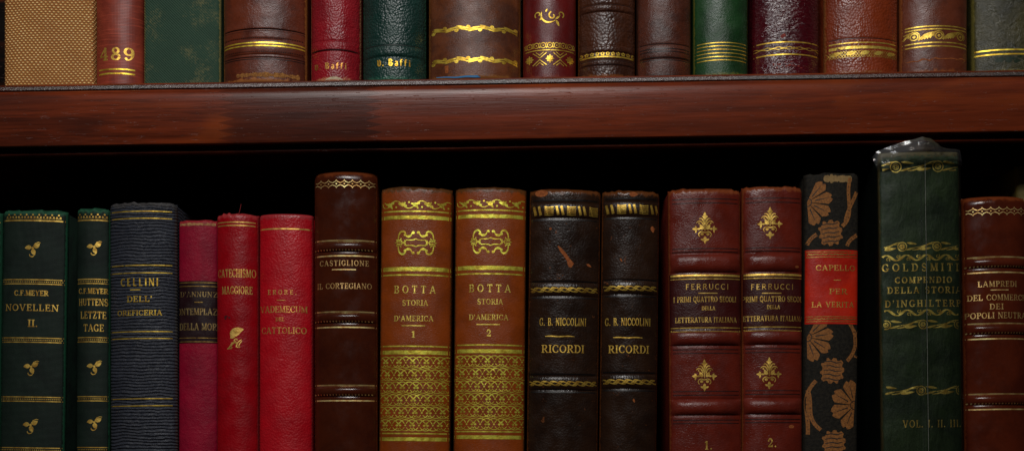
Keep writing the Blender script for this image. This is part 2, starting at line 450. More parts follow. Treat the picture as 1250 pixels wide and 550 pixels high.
class Book:
    def __init__(s, label, L, Rr, pyt, row, name='book', ye=None, b=14, k=.82, H=None, cr=6, crd=5, depth=330,
                 bands=(), grooves=(), jag=0.0, slope=0.0, skew=0.0, pyb=None, cat='book', lump=.35, side_py=None):
        """L, Rr: photo x of the spine's left and right edge, (at the top, at the bottom) of what the photo shows"""
        s.row = row; s.b = b; s.k = k; s.cr = cr; s.crd = crd; s.depth = depth; s.jag = jag; s.slope = slope; s.skew = skew; s.lump = lump
        s.ye = ye if ye is not None else (24 if row == 'low' else 28)
        s.y0 = s.ye - b
        y1, y2 = (0, 92) if row == 'up' else (pyt, 550)
        tl = unroll(L[0], y1, s.ye); bl = unroll(L[1], y2, s.ye); tr = unroll(Rr[0], y1, s.ye); br = unroll(Rr[1], y2, s.ye)
        ct = ((tl[0] + tr[0]) / 2, (tl[1] + tr[1]) / 2); cb = ((bl[0] + br[0]) / 2, (bl[1] + br[1]) / 2)
        s.tilt = math.atan2(ct[0] - cb[0], ct[1] - cb[1])
        s.w = ((tr[0] - tl[0]) + (br[0] - bl[0])) / 4 * math.cos(s.tilt)
        s.taper = ((tr[0] - tl[0]) - (br[0] - bl[0])) / 2
        z = SHELF_UP if row == 'up' else SHELF_LOW
        s.X = cb[0] + (z - cb[1]) * math.tan(s.tilt); s.Z = z + abs(math.sin(s.tilt)) * s.w
        s.seed = len(books) + 1
        s.layers = {}
        s.H = H if row == 'up' else None
        s.bands = []; s.grooves = []
        if row == 'low':
            lx, lz = s.loc((L[0] + Rr[0]) / 2, pyt); s.H = lz
        for it in bands: s.bands.append((s.loc((L[1] + Rr[1]) / 2, it[0])[1],) + tuple(it[1:]))
        for it in grooves: s.grooves.append((s.loc((L[1] + Rr[1]) / 2, it[0])[1],) + tuple(it[1:]))
        s.root = empty(name, (s.X, s.y0, s.Z), s.tilt, label, cat, 'books on the upper shelf' if row == 'up' else 'books on the lower shelf')
        books.append(s)
    def f(s, t):
        t = max(-1, min(1, t)); u = t - s.skew
        m = (1 + abs(s.skew))
        u /= m
        g = (1 - math.sqrt(max(0, 1 - s.k * u * u))) / (1 - math.sqrt(1 - s.k))
        return g
    def ys(s, x, z):
        t = x / s.w
        y = s.b * s.f(t) + 2.2 * max(0, (abs(t) - .93) / .07) ** 2
        fade = 1 - min(1, abs(t)) ** 10 * .9
        for (bz, hh, ht) in s.bands:
            q = abs(z - bz) / hh
            if q < 1: y -= ht * (1 - q ** 2.6) ** 1.0 * fade
            elif q < 1.35: y += .8 * (1 - (q - 1) / .35) * fade
        for (gz, hw, dp) in s.grooves:
            q = abs(z - gz) / hw
            if q < 1: y += dp * (1 - q * q) * fade
        if s.lump: y += s.lump * (noise.noise((x * .05 + s.seed * 9, z * .035, s.seed)) + .5 * noise.noise((x * .13, z * .11, s.seed * 3)))
        return y
    def loc(s, px, py):
        """photo pixel -> local (x, z) on the spine"""
        x = z = 0; dep = s.y0 + .2 * s.b
        for _ in range(4):
            wx, wz = unroll(px, py, dep)
            dx, dz = wx - s.X, wz - s.Z
            c, n = math.cos(s.tilt), math.sin(s.tilt)
            x, z = dx * c - dz * n, dx * n + dz * c
            dep = s.y0 + s.b * s.f(x / s.w)
        return x, z
    # drawing -----------------------------------------------------
    def add(s, layer, polys): s.layers.setdefault(layer, []).extend(polys)
    def orn(s, layer, px, py, polys, k=1.0, sh=True):
        x, z = s.loc(px, py); s.add(layer, [[(a * k + x, c * k + z + s.slope * (a * k + x)) for a, c in p] for p in polys])
    def zc(s, py):
        cx = unroll(0, 0)[0]
        # z of this photo row at the spine's middle
        lo = s._midpx(py); return s.loc(lo, py)[1]
    def _midpx(s, py):
        px = PX
        for _ in range(6): px -= s.loc(px, py)[0] * .98
        return px
    def line(s, py, th=1.4, layer='gilt_pattern', a=-.97, b=.97, n=28):
        z = s.zc(py); xs = [s.w * (a + (b - a) * i / n) for i in range(n + 1)]
        s.add(layer, stroke([(x, z + s.slope * x) for x in xs], th))
    def dots(s, py, r=.8, pitch=3.5, layer='gilt_pattern', a=-.95, b=.95, rz=None):
        z = s.zc(py); n = int((b - a) * s.w / pitch)
        for i in range(n + 1):
            x = s.w * a + i * pitch; s.add(layer, disc(x, z + s.slope * x, r, rz, 6))
    def wave(s, py, fn, layer='gilt_pattern'):
        """fn() gives polys across the spine around z = 0"""
        z = s.zc(py); s.add(layer, [[(x, q + z + s.slope * x) for x, q in p] for p in fn])
    def text(s, words, x0, x1, py, h, layer='lettering', **kw):
        """photo x of both ends, photo y of the baseline (at the middle), cap height"""
        a, _ = s.loc(x0, py); b, _ = s.loc(x1, py); z = s.zc(py)
        s.add(layer, [[(x, q + z + s.slope * x) for x, q in p] for p in text_polys(words, a, b, h, **kw)])
    def patch(s, name, py0, py1, mat, a=-1.0, b=1.0, eps=.45, nx=30, parent=None):
        """a pasted-on label that follows the spine"""
        z1, z0 = s.zc(py0), s.zc(py1); nz = max(3, int((z1 - z0) / 3)); V = []; U = []; F = []
        for lay in (eps, -.3):
            for j in range(nz + 1):
                for i in range(nx + 1):
                    t = a + (b - a) * i / nx; x = t * s.w; z = z0 + (z1 - z0) * j / nz + s.slope * x
                    V.append((x * (1 + lay * .004), s.ys(x, z) - lay, z)); U.append((x / 100 + s.seed * 3.1, z / 100))
        m = (nx + 1) * (nz + 1)
        for j in range(nz):
            for i in range(nx):
                q = j * (nx + 1) + i; F.append((q, q + 1, q + nx + 2, q + nx + 1))
        per = [i for i in range(nx + 1)] + [j * (nx + 1) + nx for j in range(1, nz + 1)] + [nz * (nx + 1) + i for i in range(nx - 1, -1, -1)] + [j * (nx + 1) for j in range(nz - 1, 0, -1)]
        for i in range(len(per)):
            p, q = per[i], per[(i + 1) % len(per)]; F.append((q, p, p + m, q + m))
        return link(name, V, F, mat, parent or s.root, True, U, 60)
    def layer_mesh(s, name, layer, mat, parent, eps=.14):
        V, F, U = [], [], []
        lim = s.w * .985
        for n, p in enumerate(s.layers.get(layer, [])):
            if max(abs(x) for x, z in p) > lim or max(z for x, z in p) > s.H - 1: continue
            e = eps + (n % 23) * .004; q = len(V)
            ar = sum(p[i - 1][0] * p[i][1] - p[i][0] * p[i - 1][1] for i in range(len(p)))
            if ar < 0: p = p[::-1]
            for d in dice(p):
                q = len(V)
                for x, z in d:
                    V.append((x, s.ys(x, z) - e, z)); U.append((x / 100 + s.seed * 1.7, z / 100))
                F.append(tuple(range(q, q + len(d))))
        if not F: return None
        return link(name, V, F, mat, parent, False, U)
    def build(s, mat, board_mat=None, gilt=None, letter=None, blind=None, label_mats=None, boards=True, zstep=3.2, letter_parent=None, letter_eps=.14, gilt_parent=None, board_drop=2, page_drop=6, board_w=0):
        w, H = s.w, s.H; nx = 46
        ts = [math.sin(math.pi / 2 * (-1 + 2 * i / nx)) * .45 + (-1 + 2 * i / nx) * .55 for i in range(nx + 1)]
        zs = [0.0]; z = 0.0
        while z < H - .5:
            near = min([abs(z - q[0]) / (q[1] + 3) for q in s.bands] + [abs(z - q[0]) / (q[1] + 3) for q in s.grooves] + [9])
            z += .9 if (near < 1.3 or z > H - s.cr - 1.5 or z < s.cr + 1) else zstep
            zs.append(min(z, H))
        if zs[-1] < H: zs.append(H)
        V, U, RB, F = [], [], [], []
        ar = [0.0]
        for i in range(1, nx + 1):
            ar.append(ar[-1] + math.hypot((ts[i] - ts[i-1]) * w, s.b * (s.f(ts[i]) - s.f(ts[i-1]))))
        mid = ar[nx // 2]; yb = s.b + 9
        for zz in zs:
            for i, t in enumerate(ts):
                x = t * w
                jz = zz
                if s.jag and zz > H * .5:
                    q = max(0, (zz - (H - 12)) / 12); jz = zz + q * s.jag * (noise.noise((x * .16, s.seed, 0)) + .7 * noise.noise((x * .5, s.seed, 4)) - .3)
                y = s.ys(x, zz)
                if s.row == 'up' or True:
                    u = (s.cr * .8 - zz) / (s.cr * .8)
                    if u > 0: y += s.crd * .8 * (1 - math.sqrt(max(0, 1 - u * u)))
                u = (zz - (H - s.cr)) / s.cr
                if u > 0:
                    y += s.crd * (1 - math.sqrt(max(0, 1 - u * u)))
                    x *= 1 - .35 * s.crd / w * u * u
                tw = 1 + s.taper * (zz / H - .5) * 0
                V.append((x * tw, min(y, yb - .5), jz)); U.append(((ar[i] - mid) / 100 + s.seed * 3.1, zz / 100 + s.seed * 1.7))
                e = max(0, (abs(t) - .86) / .14); c = max(0, 1 - (H - zz) / 14, 1 - zz / 14)
                RB.append(min(1, max(e * e, c)))
            for sx in (1, -1):
                V.append((sx * w * .995, yb, zz)); U.append((sx * (mid + yb - s.b) / 100 + s.seed * 3.1, zz / 100 + s.seed * 1.7)); RB.append(.4)
        n = nx + 3
        for j in range(len(zs) - 1):
            for i in range(n):
                a, b2 = j * n + i, j * n + (i + 1) % n
                F.append((a, b2, b2 + n, a + n))
        F.append(tuple(range(n - 1, -1, -1))); F.append(tuple((len(zs) - 1) * n + i for i in range(n)))
        sp = link('spine', V, F, mat, s.root, True, U, 50); s.spine = sp
        at = sp.data.attributes.new('rub', 'FLOAT', 'POINT')
        for i, v in enumerate(RB): at.data[i].value = v
        if gilt: s.layer_mesh('gilt_pattern', 'gilt_pattern', gilt, gilt_parent or sp, letter_eps if gilt_parent else .14)
        if letter: s.layer_mesh('lettering', 'lettering', letter, letter_parent or sp, letter_eps)
        if blind: s.layer_mesh('tooled_groove', 'tooled_groove', blind, sp, .1)
        for nm, m in (label_mats or {}).items(): s.layer_mesh(nm, nm, m, sp, .16)
        if boards:
            bm_ = board_mat or mat; th = min(6, w * .2); xo = w - .4 + board_w
            for sx in (-1, 1):
                x0, x1 = sorted((sx * xo, sx * (xo - th)))
                box('cover_board', x0, x1, yb + .6, s.b + s.depth, .5, H - board_drop, bm_, s.root, 1.2)
            box('page_block', -(xo - th - .2), xo - th - .2, yb + .3, s.b + s.depth - 8, 5, H - page_drop - 2, PAGES, s.root, .3)
        return s
# ------------------------------------------------------------------ ornaments (photo pixels, centred on 0,0)
def sprig():
    """three vine leaves with a curled stem"""
    P = []
    for a, x, z in ((172, -1.5, .5), (20, 1.5, 1), (-82, 0, -1)):
        P += leaf(x, z, 8.2, 5.6, a, 12)
    P += stroke(arc(-1, -8.2, 3, 2.4, 160, 350, 8), [.6, .9, 1.2, 1.4, 1.4, 1.2, 1, .8, .6])
    P += stroke([(1, 2), (3, 5.5), (7, 7.2), (9.5, 6.6)], [1.2, 1, .9, .5])
    P += leaf(3, 2, 6, 2.6, 62, -40)
    P += disc(0, 0, 1.6)
    return P

def fleuron():
    """tall palmette with side trefoils and scrolls, about 30 x 39"""
    tp = [.8, 1.3, 1.6, 1.7, 1.7, 1.6, 1.5, 1.3, 1.1, .9, .6]
    h = stroke(bez((.8, 4), (1.6, 10), (4, 13), (7, 11)), tp) + stroke(bez((1.6, 2.5), (3.5, 8.5), (7, 10.5), (10.4, 6.2)), tp) + disc(7.2, 5.8, 1.0)
    h += leaf(1.6, -1.6, 7.4, 4.6, 34, 22) + leaf(3.4, 1.2, 5, 1.8, 40, 10)
    h += leaf(9, -1.2, 6.4, 3.4, 2) + leaf(10.4, -1.2, 4, 2.6, 70) + leaf(10.6, -1.6, 4.6, 2.2, -78) + leaf(9.6, -1.2, 4.6, 2.2, 178)
    h += disc(3.6, -7.6, 2.0, 1.7) + stroke(arc(3.2, -8, 4.6, 3.6, 95, -50, 10), [.8, 1, 1.2, 1.2, 1.2, 1.2, 1.2, 1.1, 1, .8, .6])
    h += leaf(1.2, -15.5, 4.4, 2.4, 24)
    P = h + mirror(h)
    P += leaf(0, 9.5, 10, 4.4, 90) + leaf(0, 13.2, 4, 2, 18) + leaf(0, 13.2, 4, 2, 162)
    P += leaf(0, -10, 9.6, 4, -90) + stroke([(0, -3.5), (0, 11)], .9) + stroke([(-3, -5), (0, -5.6), (3, -5)], 1.3)
    return P

def cartouche():
    """strapwork frame with scrolls round a long hexagon, about 47 x 28"""
    h = stroke(bez((12.2, 9.5), (12.5, 16), (21.5, 15.5), (21.2, 4.5)), [1.2, 1.6, 1.9, 2.2, 2.3, 2.3, 2.1, 1.9, 1.7, 1.5, 1.3])
    h += disc(13, 9.6, 1.7) + disc(3.1, 12.3, 1.9, 1.6)
    h += stroke(bez((12.5, 9), (9.5, 6.6), (5.4, 7.2), (4.6, 11.6)), [1.2, 2, 2.7, 3, 3, 2.6, 2.2, 1.8, 1.5, 1.3, 1.1])
    h = h + [[(x, -z) for x, z in p[::-1]] for p in h]
    h += stroke([(17.6, 5.4), (19, 3), (22.8, 3.6)], 1.3) + stroke([(17.6, -5.4), (19, -3), (22.8, -3.6)], 1.3) + stroke([(18, 1.2), (23, 1.6)], 1.1) + stroke([(18, -1.2), (23, -1.6)], 1.1)
    h += stroke([(23.4, 4), (22.4, 1), (25, 0), (22.4, -1), (23.4, -4)], 1.0) + stroke([(17.4, 3), (16.6, 0), (17.4, -3)], 1.1)
    h += stroke([(16.6, 1), (14.6, 0), (13.2, 3.2)], .9) + stroke([(16.6, -1), (14.6, 0), (13.2, -3.2)], .9)
    h += stroke([(0, 4.8), (2.6, 3.5), (6, 3.1), (11.6, 3.4), (13.3, 0), (11.6, -3.4), (6, -3.1), (2.6, -3.5), (0, -4.8)], 1.05)
    return h + mirror(h)

def vine(w, pitch=16.0):
    """ivy leaves joined by bowed stems, with berries between"""
    P = []; k = 0; x = -w + 9
    while x < w - 3:
        up = 1 if k % 2 == 0 else -1
        P += disc(x, -.3 * up, 3.0, 2.8, 8) + disc(x + 3.6, 2.0 * up, 2.1, 1.7, 8) + leaf(x - 1, 0, 5, 2.6, 160) + leaf(x + 1, -1, 5, 2.4, -60 * up)
        P += stroke(bez((x + 3, 2.6 * up), (x + 6, 5.2 * up), (x + 10, 5.2 * up), (x + pitch - 2, 2 * up)), [.6, .8, .9, 1, 1, 1, 1, .9, .8, .7, .6])
        P += disc(x + 8, -3.0 * up, 1.15)
        if k == 0: P += stroke(bez((x - 9, 2), (x - 9, -4), (x - 5, -4.4), (x - 1, -3)), .8) + disc(x - 6, 2.6, .9)
        x += pitch; k += 1
    return P

def diaper(w, rows, pitch=16.9, rh=15.4):
    """interlaced scallops with a two-dot motif, rows from the top down; z = 0 at the top"""
    P = []
    for r in range(rows):
        z0 = -r * rh; off = ((r * 37) % 5 - 2) * 1.1; zm = z0 - rh * .55
        n = int(w / (pitch / 2)) + 2
        for i in range(-n, n + 1):
            x = i * pitch / 2 + off
            P += stroke(arc(x, zm - 2.6, pitch * .5, rh * .64, 28, 152, 9), 1.15)
            P += stroke(arc(x, zm + 2.2, pitch * .5, rh * .56, 212, 328, 9), .9)
            if i % 2 == 0:
                P += disc(x - 2.0, zm, 1.7, 1.25); P += disc(x + 2.0, zm, 1.7, 1.25)
                P += leaf(x, zm + 1, 4.2, 1.7, 62); P += leaf(x, zm + 1, 4.2, 1.7, 118); P += disc(x, zm - 4.2, 1.3, .8)
            else: P += disc(x, zm + .2, 1.15)
    return [p for p in P if max(z for x, z in p) < 1]

def lozenge(w, pitch=9.9, amp=5):
    """two cusped waves facing each other with a dot in each opening"""
    P = []; n = int(w / pitch) + 1
    for i in range(-n, n + 1):
        x = i * pitch
        for sg in (1, -1):
            P += stroke([(x - pitch / 2, sg * 1.2), (x - pitch * .28, sg * 2.2), (x - pitch * .1, sg * 3), (x, sg * amp), (x + pitch * .1, sg * 3), (x + pitch * .28, sg * 2.2), (x + pitch / 2, sg * 1.2)], .85)
        P += disc(x, 0, .9)
    return [p for p in P if max(abs(x) for x, z in p) < w]

def rope(w, pitch=10.5, h=5):
    P = []; n = int(w / pitch) + 1
    for i in range(-n, n + 1):
        x = i * pitch
        P += rot_at(stroke(arc(0, 0, pitch * .58, h * .42, 0, 360, 16), 1.35), -14, x, 0)
        P += rot_at(leaf(-pitch * .5, 0, pitch, 1.5, 0), 20, x + pitch / 2, 0)
    return [p for p in P if max(abs(x) for x, z in p) < w]
def rot_at(p, a, x, z): return shift(rot(p, a), x, z)

def hatch_band(w, h=11):
    """slanted bars alternating with hatched blocks"""
    P = []; x = -w + 2; k = 0
    while x < w - 3:
        if k % 2 == 0:
            for d in (0, 6): P += stroke([(x + d, h / 2), (x + d + 2.5, -h / 2)], [2.6, 3.2])
            x += 13
        else:
            for j in range(5): P += stroke([(x, h / 2 - .8 - j * 2.4), (x + 5, h / 2 - 1.6 - j * 2.4), (x + 11, h / 2 - 1.0 - j * 2.4)], [1.5, 1.1, 1.4])
            P += stroke([(x + 1, h / 2), (x + 4, -h / 2)], 1.2)
            x += 14.5
        k += 1
    return P

def scroll_band(w, pitch=22, amp=4, T=5):
    """leaf scroll: slit leaves laid along a wave, with a round bud in each hollow"""
    P = []; n = int(2 * w / 1.6)
    P += stroke([(-w + 2 * w * i / n, amp * .5 * math.sin(2 * math.pi * (-w + 2 * w * i / n) / pitch)) for i in range(n + 1)], max(.7, T * .2))
    k = int(w / pitch) + 1
    for i in range(-k, k + 1):
        for d, sg in ((-.25, 1), (.25, -1)):
            x = (i + d) * pitch
            for off, ww in ((-.17 * T, .34 * T), (.2 * T, .42 * T)):
                P += leaf(x, -sg * amp * .62 + off, pitch * .56, ww, sg * 14 + 4 * sg, -sg * 6)
            P += disc((i + (.25 if sg > 0 else .75)) * pitch, -sg * amp * .42, T * .44, T * .38, 10)
            P += leaf((i + (.25 if sg > 0 else .75)) * pitch + T * .3, -sg * amp * .3, pitch * .2, T * .22, sg * 30)
    return [p for p in P if max(abs(x) for x, z in p) < w]

def ribbon_curls(w, pitch=24, amp=3.2):
    P = []; n = int(2 * w / 1.5); xs = [-w + 2 * w * i / n for i in range(n + 1)]
    P += stroke([(x, amp * math.sin(2 * math.pi * x / pitch)) for x in xs], [.9 + 2.1 * abs(math.cos(2 * math.pi * x / pitch)) for x in xs])
    k = int(w / pitch) + 1
    for i in range(-k, k + 1):
        for d, sg in ((.28, -1), (.78, 1)):
            x = (i + d) * pitch
            if abs(x) < w - 4: P += spiral(x + 1, sg * amp * .6, .5, 2.6, 0, sg * 400, .6, .9)
    return P

def ring_scroll(w, pitch=36, big=6.5, ph=0.0):
    """open rings joined by feathered leaves (as on the old green book)"""
    P = []; k = int(w / pitch) + 2
    for i in range(-k, k + 1):
        x = (i + ph) * pitch
        P += ring(x, 0, big, 1.3); P += ring(x, 0, big * .55, .9)
        for a in range(0, 360, 60): P += disc(x + big * .3 * math.cos(R(a)), big * .3 * math.sin(R(a)), .8)
        P += stroke(bez((x - pitch * .72, -big * .8), (x - pitch * .4, -big * .8), (x - pitch * .3, big), (x, big)), [.6, 1.2, 1.8, 2.2, 2.4, 2.2, 1.9, 1.6, 1.3, 1, .8])
        P += stroke(bez((x - pitch * .62, -big * .2), (x - pitch * .42, -big * .1), (x - pitch * .32, big * .6), (x - big, big * .5)), .8)
        P += leaf(x + big, big * .9, pitch * .3, 2.8, -8); P += leaf(x - pitch * .5, -big * .7, pitch * .34, 3.4, 8); P += leaf(x + big * .8, -big * .8, pitch * .3, 2.4, 14)
    return [p for p in P if max(abs(x) for x, z in p) < w]

def triads(w, pitch=7.7):
    P = []; n = int(w / pitch)
    for i in range(-n, n + 1):
        x = i * pitch
        for dx, dz in ((0, 2.6), (-2.1, -.3), (2.1, -.3)): P += disc(x + dx, dz, 1.15, 1.1, 8)
        P += stroke([(x - 3.4, -2), (x + 3.4, -2)], .4)
    return P

def fan_flower(petals, Rr, a0, a1):
    """pale petals spreading from a small eye; returns (petals, dark lines)"""
    P, Dk = [], []; n = petals
    for i in range(n):
        a = a0 + (a1 - a0) * (i + .5) / n; sp = (a1 - a0) / n
        out = [(0, 0)]
        for j in range(9):
            t = j / 8; aa = a - sp * .43 + sp * .86 * t
            r = Rr * (.82 + .18 * math.sin(math.pi * t)) * (1 - .1 * (abs(t - .5) < .08))
            out.append((r * math.cos(R(aa)), r * math.sin(R(aa))))
        P.append(out)
        Dk += stroke([(Rr * .3 * math.cos(R(a)), Rr * .3 * math.sin(R(a))), (Rr * .78 * math.cos(R(a)), Rr * .78 * math.sin(R(a)))], [1.5, .5])
    Dk += ring(0, 0, Rr * .17, 1.0, 12)
    P += disc(0, 0, Rr * .22)
    return P, Dk

def barrel(wd=30, ht=27, ang=0):
    """scalloped oval with dark stripes"""
    out = []
    for i in range(48):
        a = 2 * math.pi * i / 48; r = 1 + .09 * math.copysign(1, math.sin(a * 10))
        e = (abs(math.cos(a)) ** 3 + abs(math.sin(a)) ** 3) ** (-1 / 3)
        out.append((wd / 2 * r * e * math.cos(a), ht / 2 * r * e * math.sin(a)))
    P = [[(0, 0), out[i], out[(i + 1) % 48]] for i in range(48)]; Dk = []
    for j in range(-2, 3):
        z = j * ht * .185
        Dk += stroke([(-wd * .4, z), (-wd * .1, z + 1), (wd * .15, z - .6), (wd * .4, z + .5)], [.8, 1.3, 1.4, .7])
    return rot(P, ang), rot(Dk, ang)

def emblem():
    """flame-like plume over a small seated figure of strokes"""
    P = leaf(-5, 0, 19, 11, 62, -30) + leaf(-6, -1, 8, 4, 20) + spiral(2, -4, 1, 3.4, 0, 300, 1.4, 1.6)
    P += stroke([(-9, -15), (-6, -12), (-3, -8), (1, -6), (3, -9), (2, -13)], [1, 2, 3, 2.8, 2.2, 1.6]) + stroke([(3, -8), (6, -5), (9, -3)], [1.6, 1.2, .8])
    P += stroke([(5, -13), (6, -9), (9, -5)], 1.1) + stroke([(-10, -15), (-4, -14.5)], 1.4) + stroke([(3, -13), (7, -13)], 1.3) + stroke([(-3, -9), (-5, -12), (-3, -14)], 1.2)
    return P

# ------------------------------------------------------------------ bookcase
def bookcase(m_front, m_strip, m_back):
    t = empty('bookcase', (0, 400, -160), 0, 'polished dark mahogany bookcase whose thick shelf runs between two rows of books', 'bookcase')
    def prism(name, prof, x0, x1, mat, parent=None, off=(0, 400, -160)):
        n = 60; V, F = [], []; k = len(prof)
        for i in range(n + 1):
            x = x0 + (x1 - x0) * i / n
            for j, (y, z) in enumerate(prof):
                wz = .35 * noise.noise((x * .012, 2.5, 2)) if y < 50 else 0
                V.append((x, y + wz - 400, z + wz + 160))
        for i in range(n):
            for j in range(k):
                a, b = i * k + j, i * k + (j + 1) % k; F.append((a, a + k, b + k, b))
        F.append(tuple(range(k))); F.append(tuple(n * k + j for j in range(k - 1, -1, -1)))
        return link(name, V, F, mat, parent or t, True, None, 26)
    def prof(zt, h):
        zb = zt - h
        return [(395, zt), (20, zt), (-4, zt), (-6, zt - .5), (-7, zt - 1.6), (-7, zt - 8.6), (-9.6, zt - 9.4), (-14.6, zt - 11), (-17.4, zt - 13.6), (-19, zt - 17.4), (-19.8, zt - 22), (-20, zt - 28),
                (-20, zb + 2.4), (-19.4, zb + .6), (-17.5, zb), (-9, zb), (-8.4, zb - .6), (-8, zb - 7.5), (-7, zb - 8.4), (3, zb - 8.4), (4, zb - 7.4), (4.4, zb + 34), (395, zb + 34.4)]
    for zt in (SHELF_UP, SHELF_LOW):
        sh = prism('shelf', prof(zt, 78), -900, 900, m_front)
        prism('edge_strip', [(-6.9, zt - 3.2), (-9.8, zt - 3.4), (-10.5, zt - 4.0), (-11.0, zt - 5.9), (-11.4, zt - 7.9), (-11.1, zt - 8.7), (-6.9, zt - 8.8)], -900, 900, m_strip, sh)
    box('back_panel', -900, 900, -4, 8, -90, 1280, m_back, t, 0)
    return t

SHELF_UP, SHELF_LOW = 463.5, -160.0
PAGES = paper_edges()
WOOD = wood('mahogany', lin(116, 46, 21), lin(62, 24, 13), joints=[((287 - 625) * S, .5, 4.4), ((465 - 625) * S, -.22, 4.4)])
def worn_edge():
    N = NT('worn_shelf_edge'); n = N.noise(N.uv(gen='Object', scale=(420, 900, 900)), 1, 5, .7); b = N.noise(N.uv(gen='Object', scale=(30, 60, 60)), 1, 4, .6)
    c = N.mix(N.ramp(n, .42, .62), lin(32, 16, 12), lin(60, 44, 40)); c = N.mix(N.ramp(b, .42, .58), c, lin(58, 24, 14))
    return N.done(N.bsdf(c, N.ramp(n, .35, .65, .42, .24), N.bump(n, .0004), spec=.8))
STRIP = worn_edge()
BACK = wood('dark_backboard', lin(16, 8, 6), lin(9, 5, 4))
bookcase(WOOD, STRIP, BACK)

G_BRIGHT = gold('gold_bright', wear=.36, bright=1.25, seed=1, hue=(.88, .64, .07))
G_MID = gold('gold_rubbed', wear=.40, bright=1.15, seed=2)
G_DULL = gold('gold_dull', wear=.44, bright=.7, seed=3, hue=(.72, .46, .12))
G_WORN = gold('gold_worn_away', wear=.49, bright=.75, seed=4)
G_GREEN = gold('gold_greenish', wear=.36, bright=1.1, seed=5, hue=(.78, .60, .10), rough=.42)
G_YEL = gold('gold_lettering', wear=.36, bright=1.15, seed=6, hue=(.85, .56, .14))
BLIND = plain('blind_tooled_line', lin(36, 14, 8), .45, lin(22, 9, 6))
BLIND_RED = plain('blind_line_red', lin(58, 8, 10), .45, lin(40, 6, 8))
BLIND_GREEN = plain('blind_line_green', lin(9, 26, 22), .45)
SCUFF = plain('bare_leather_scuff', lin(152, 86, 42), .8, lin(120, 60, 26), 30, .2, .0002)

# ================================================================== upper shelf
B = Book('wide book in coarse tan linen, bare of any lettering, beside the red 489', (5, 5), (116.4, 116.4), 0, 'up', H=430, b=9, k=.9, skew=.55, cr=1.5, crd=1, lump=.2)
B.build(canvas('coarse_linen'))

B = Book('narrow russet cloth book numbered 489 in gold above two gold lines', (117.5, 117.5), (175, 175), 0, 'up', H=410, b=15, k=.88, cr=2, crd=1.5)
B.text('489', 122, 164, 73.5, 16, track=.22, T=.2, t=.11)
B.line(84.5, 1.8, a=-.8, b=.74); B.line(89.6, 1.9, a=-.8, b=.74)
B.build(cloth('russet_buckram', lin(142, 58, 40), lin(106, 40, 28), 'weave', 55, streaks=True, rough=.45, seed=1, bd=.000015), gilt=G_BRIGHT, letter=gold('gold_489', wear=.40, bright=1.1, seed=12, hue=(.86, .55, .1)))

B = Book('plain faded green twill book with pale worn patches down its spine', (177, 177), (269, 269), 0, 'up', H=440, b=7, k=.93, skew=-.2, cr=2.5, crd=2, grooves=[(0, .1, .0)])
B.build(cloth('faded_green_twill', lin(52, 86, 62), lin(32, 62, 44), 'twill', 84, stain=lin(112, 106, 66), stain_at=.53, rubc=lin(120, 112, 64), seed=2))

B = Book('thick glossy chestnut calf book with paired gold lines and a chipped foot', (273, 273), (374.5, 374.5), 0, 'up', H=450, b=24, k=.86, cr=7, crd=5, bands=[(57.0, 9, 1.2)], grooves=[(36, 1.5, .9), (70, 1.5, .9)])
for py in (35, 37.5, 69.5, 72): B.line(py, 1.1, 'tooled_groove')
for py in (46, 63): B.dots(py, .8, 2.6, 'tooled_groove')
B.line(52.3, 1.6); B.line(56, 1.6)
x, z = B.loc(340, 88)
chip = []
for i in range(26):
    xx = -30 + i * 2.9; hh = 3.5 + 2.8 * noise.noise((i * .45, 0, 1)) + 1.6 * noise.noise((i * 1.3, 3, 1))
    if hh > 1.6: chip += disc(xx, z - 4 + 1.2 * noise.noise((i, 9, 0)), 2.3, hh * .75, 9)
B.add('scuff_stain', chip)
B.build(leather('chestnut_calf', lin(104, 46, 26), lin(58, 24, 16), 'glaze', 24, .0005, .36, rubc=lin(150, 92, 44), seed=4, mott=.8), gilt=G_BRIGHT, blind=BLIND, label_mats={'scuff_stain': plain('bare_hide', lin(158, 108, 52), .8, lin(104, 62, 30), 26, .2, .0003)})

RED_M = leather('crimson_morocco', lin(142, 16, 28), lin(92, 8, 18), 'pebble', 24, .0005, .42, wear=lin(176, 60, 50), wear_at=.66, rubc=lin(170, 110, 76), seed=5)
B = Book('crimson morocco book with a faint gothic name in gold at its foot', (379.5, 379.5), (440.5, 440.5), 0, 'up', H=420, b=21, k=.88, cr=5, crd=4, bands=[(56, 6, 1.0)])
for py in (50.5, 60.5): B.line(py, 1.2, 'tooled_groove')
B.text('V. Baffi', 384, 424, 84, 7.6, gothic=True, track=.14)
x, z = B.loc(405, 94)
B.add('scuff_stain', stroke([(-10, z - 3), (-3, z - 1.4), (4, z - 1.2), (11, z - 3)], [1, 3.2, 3.2, 1]))
B.build(RED_M, gilt=None, letter=gold('gold_faded_name', wear=.39, bright=1.0, seed=7, hue=(.85, .45, .1)), blind=BLIND_RED, label_mats={'scuff_stain': plain('torn_paper', lin(196, 178, 146), .9)})

GRN_M = leather('bottle_green_morocco', lin(18, 52, 45), lin(8, 30, 26), 'pebble', 22, .0006, .4, seed=6, rubc=lin(36, 84, 66), mott=.5)
B = Book('bottle green morocco book with a bright gothic name in gold at its foot', (443.5, 443.5), (520, 520), 0, 'up', H=428, b=24, k=.88, cr=5, crd=4, bands=[(62, 6.5, 1.6)])
for py in (55, 68): B.line(py, 1.5, 'tooled_groove')
B.text('V. Baffi', 460, 502, 80.5, 8.4, gothic=True, track=.14)
B.build(GRN_M, letter=gold('gold_name', wear=.32, bright=1.35, seed=8, hue=(.9, .52, .05)), blind=BLIND_GREEN)

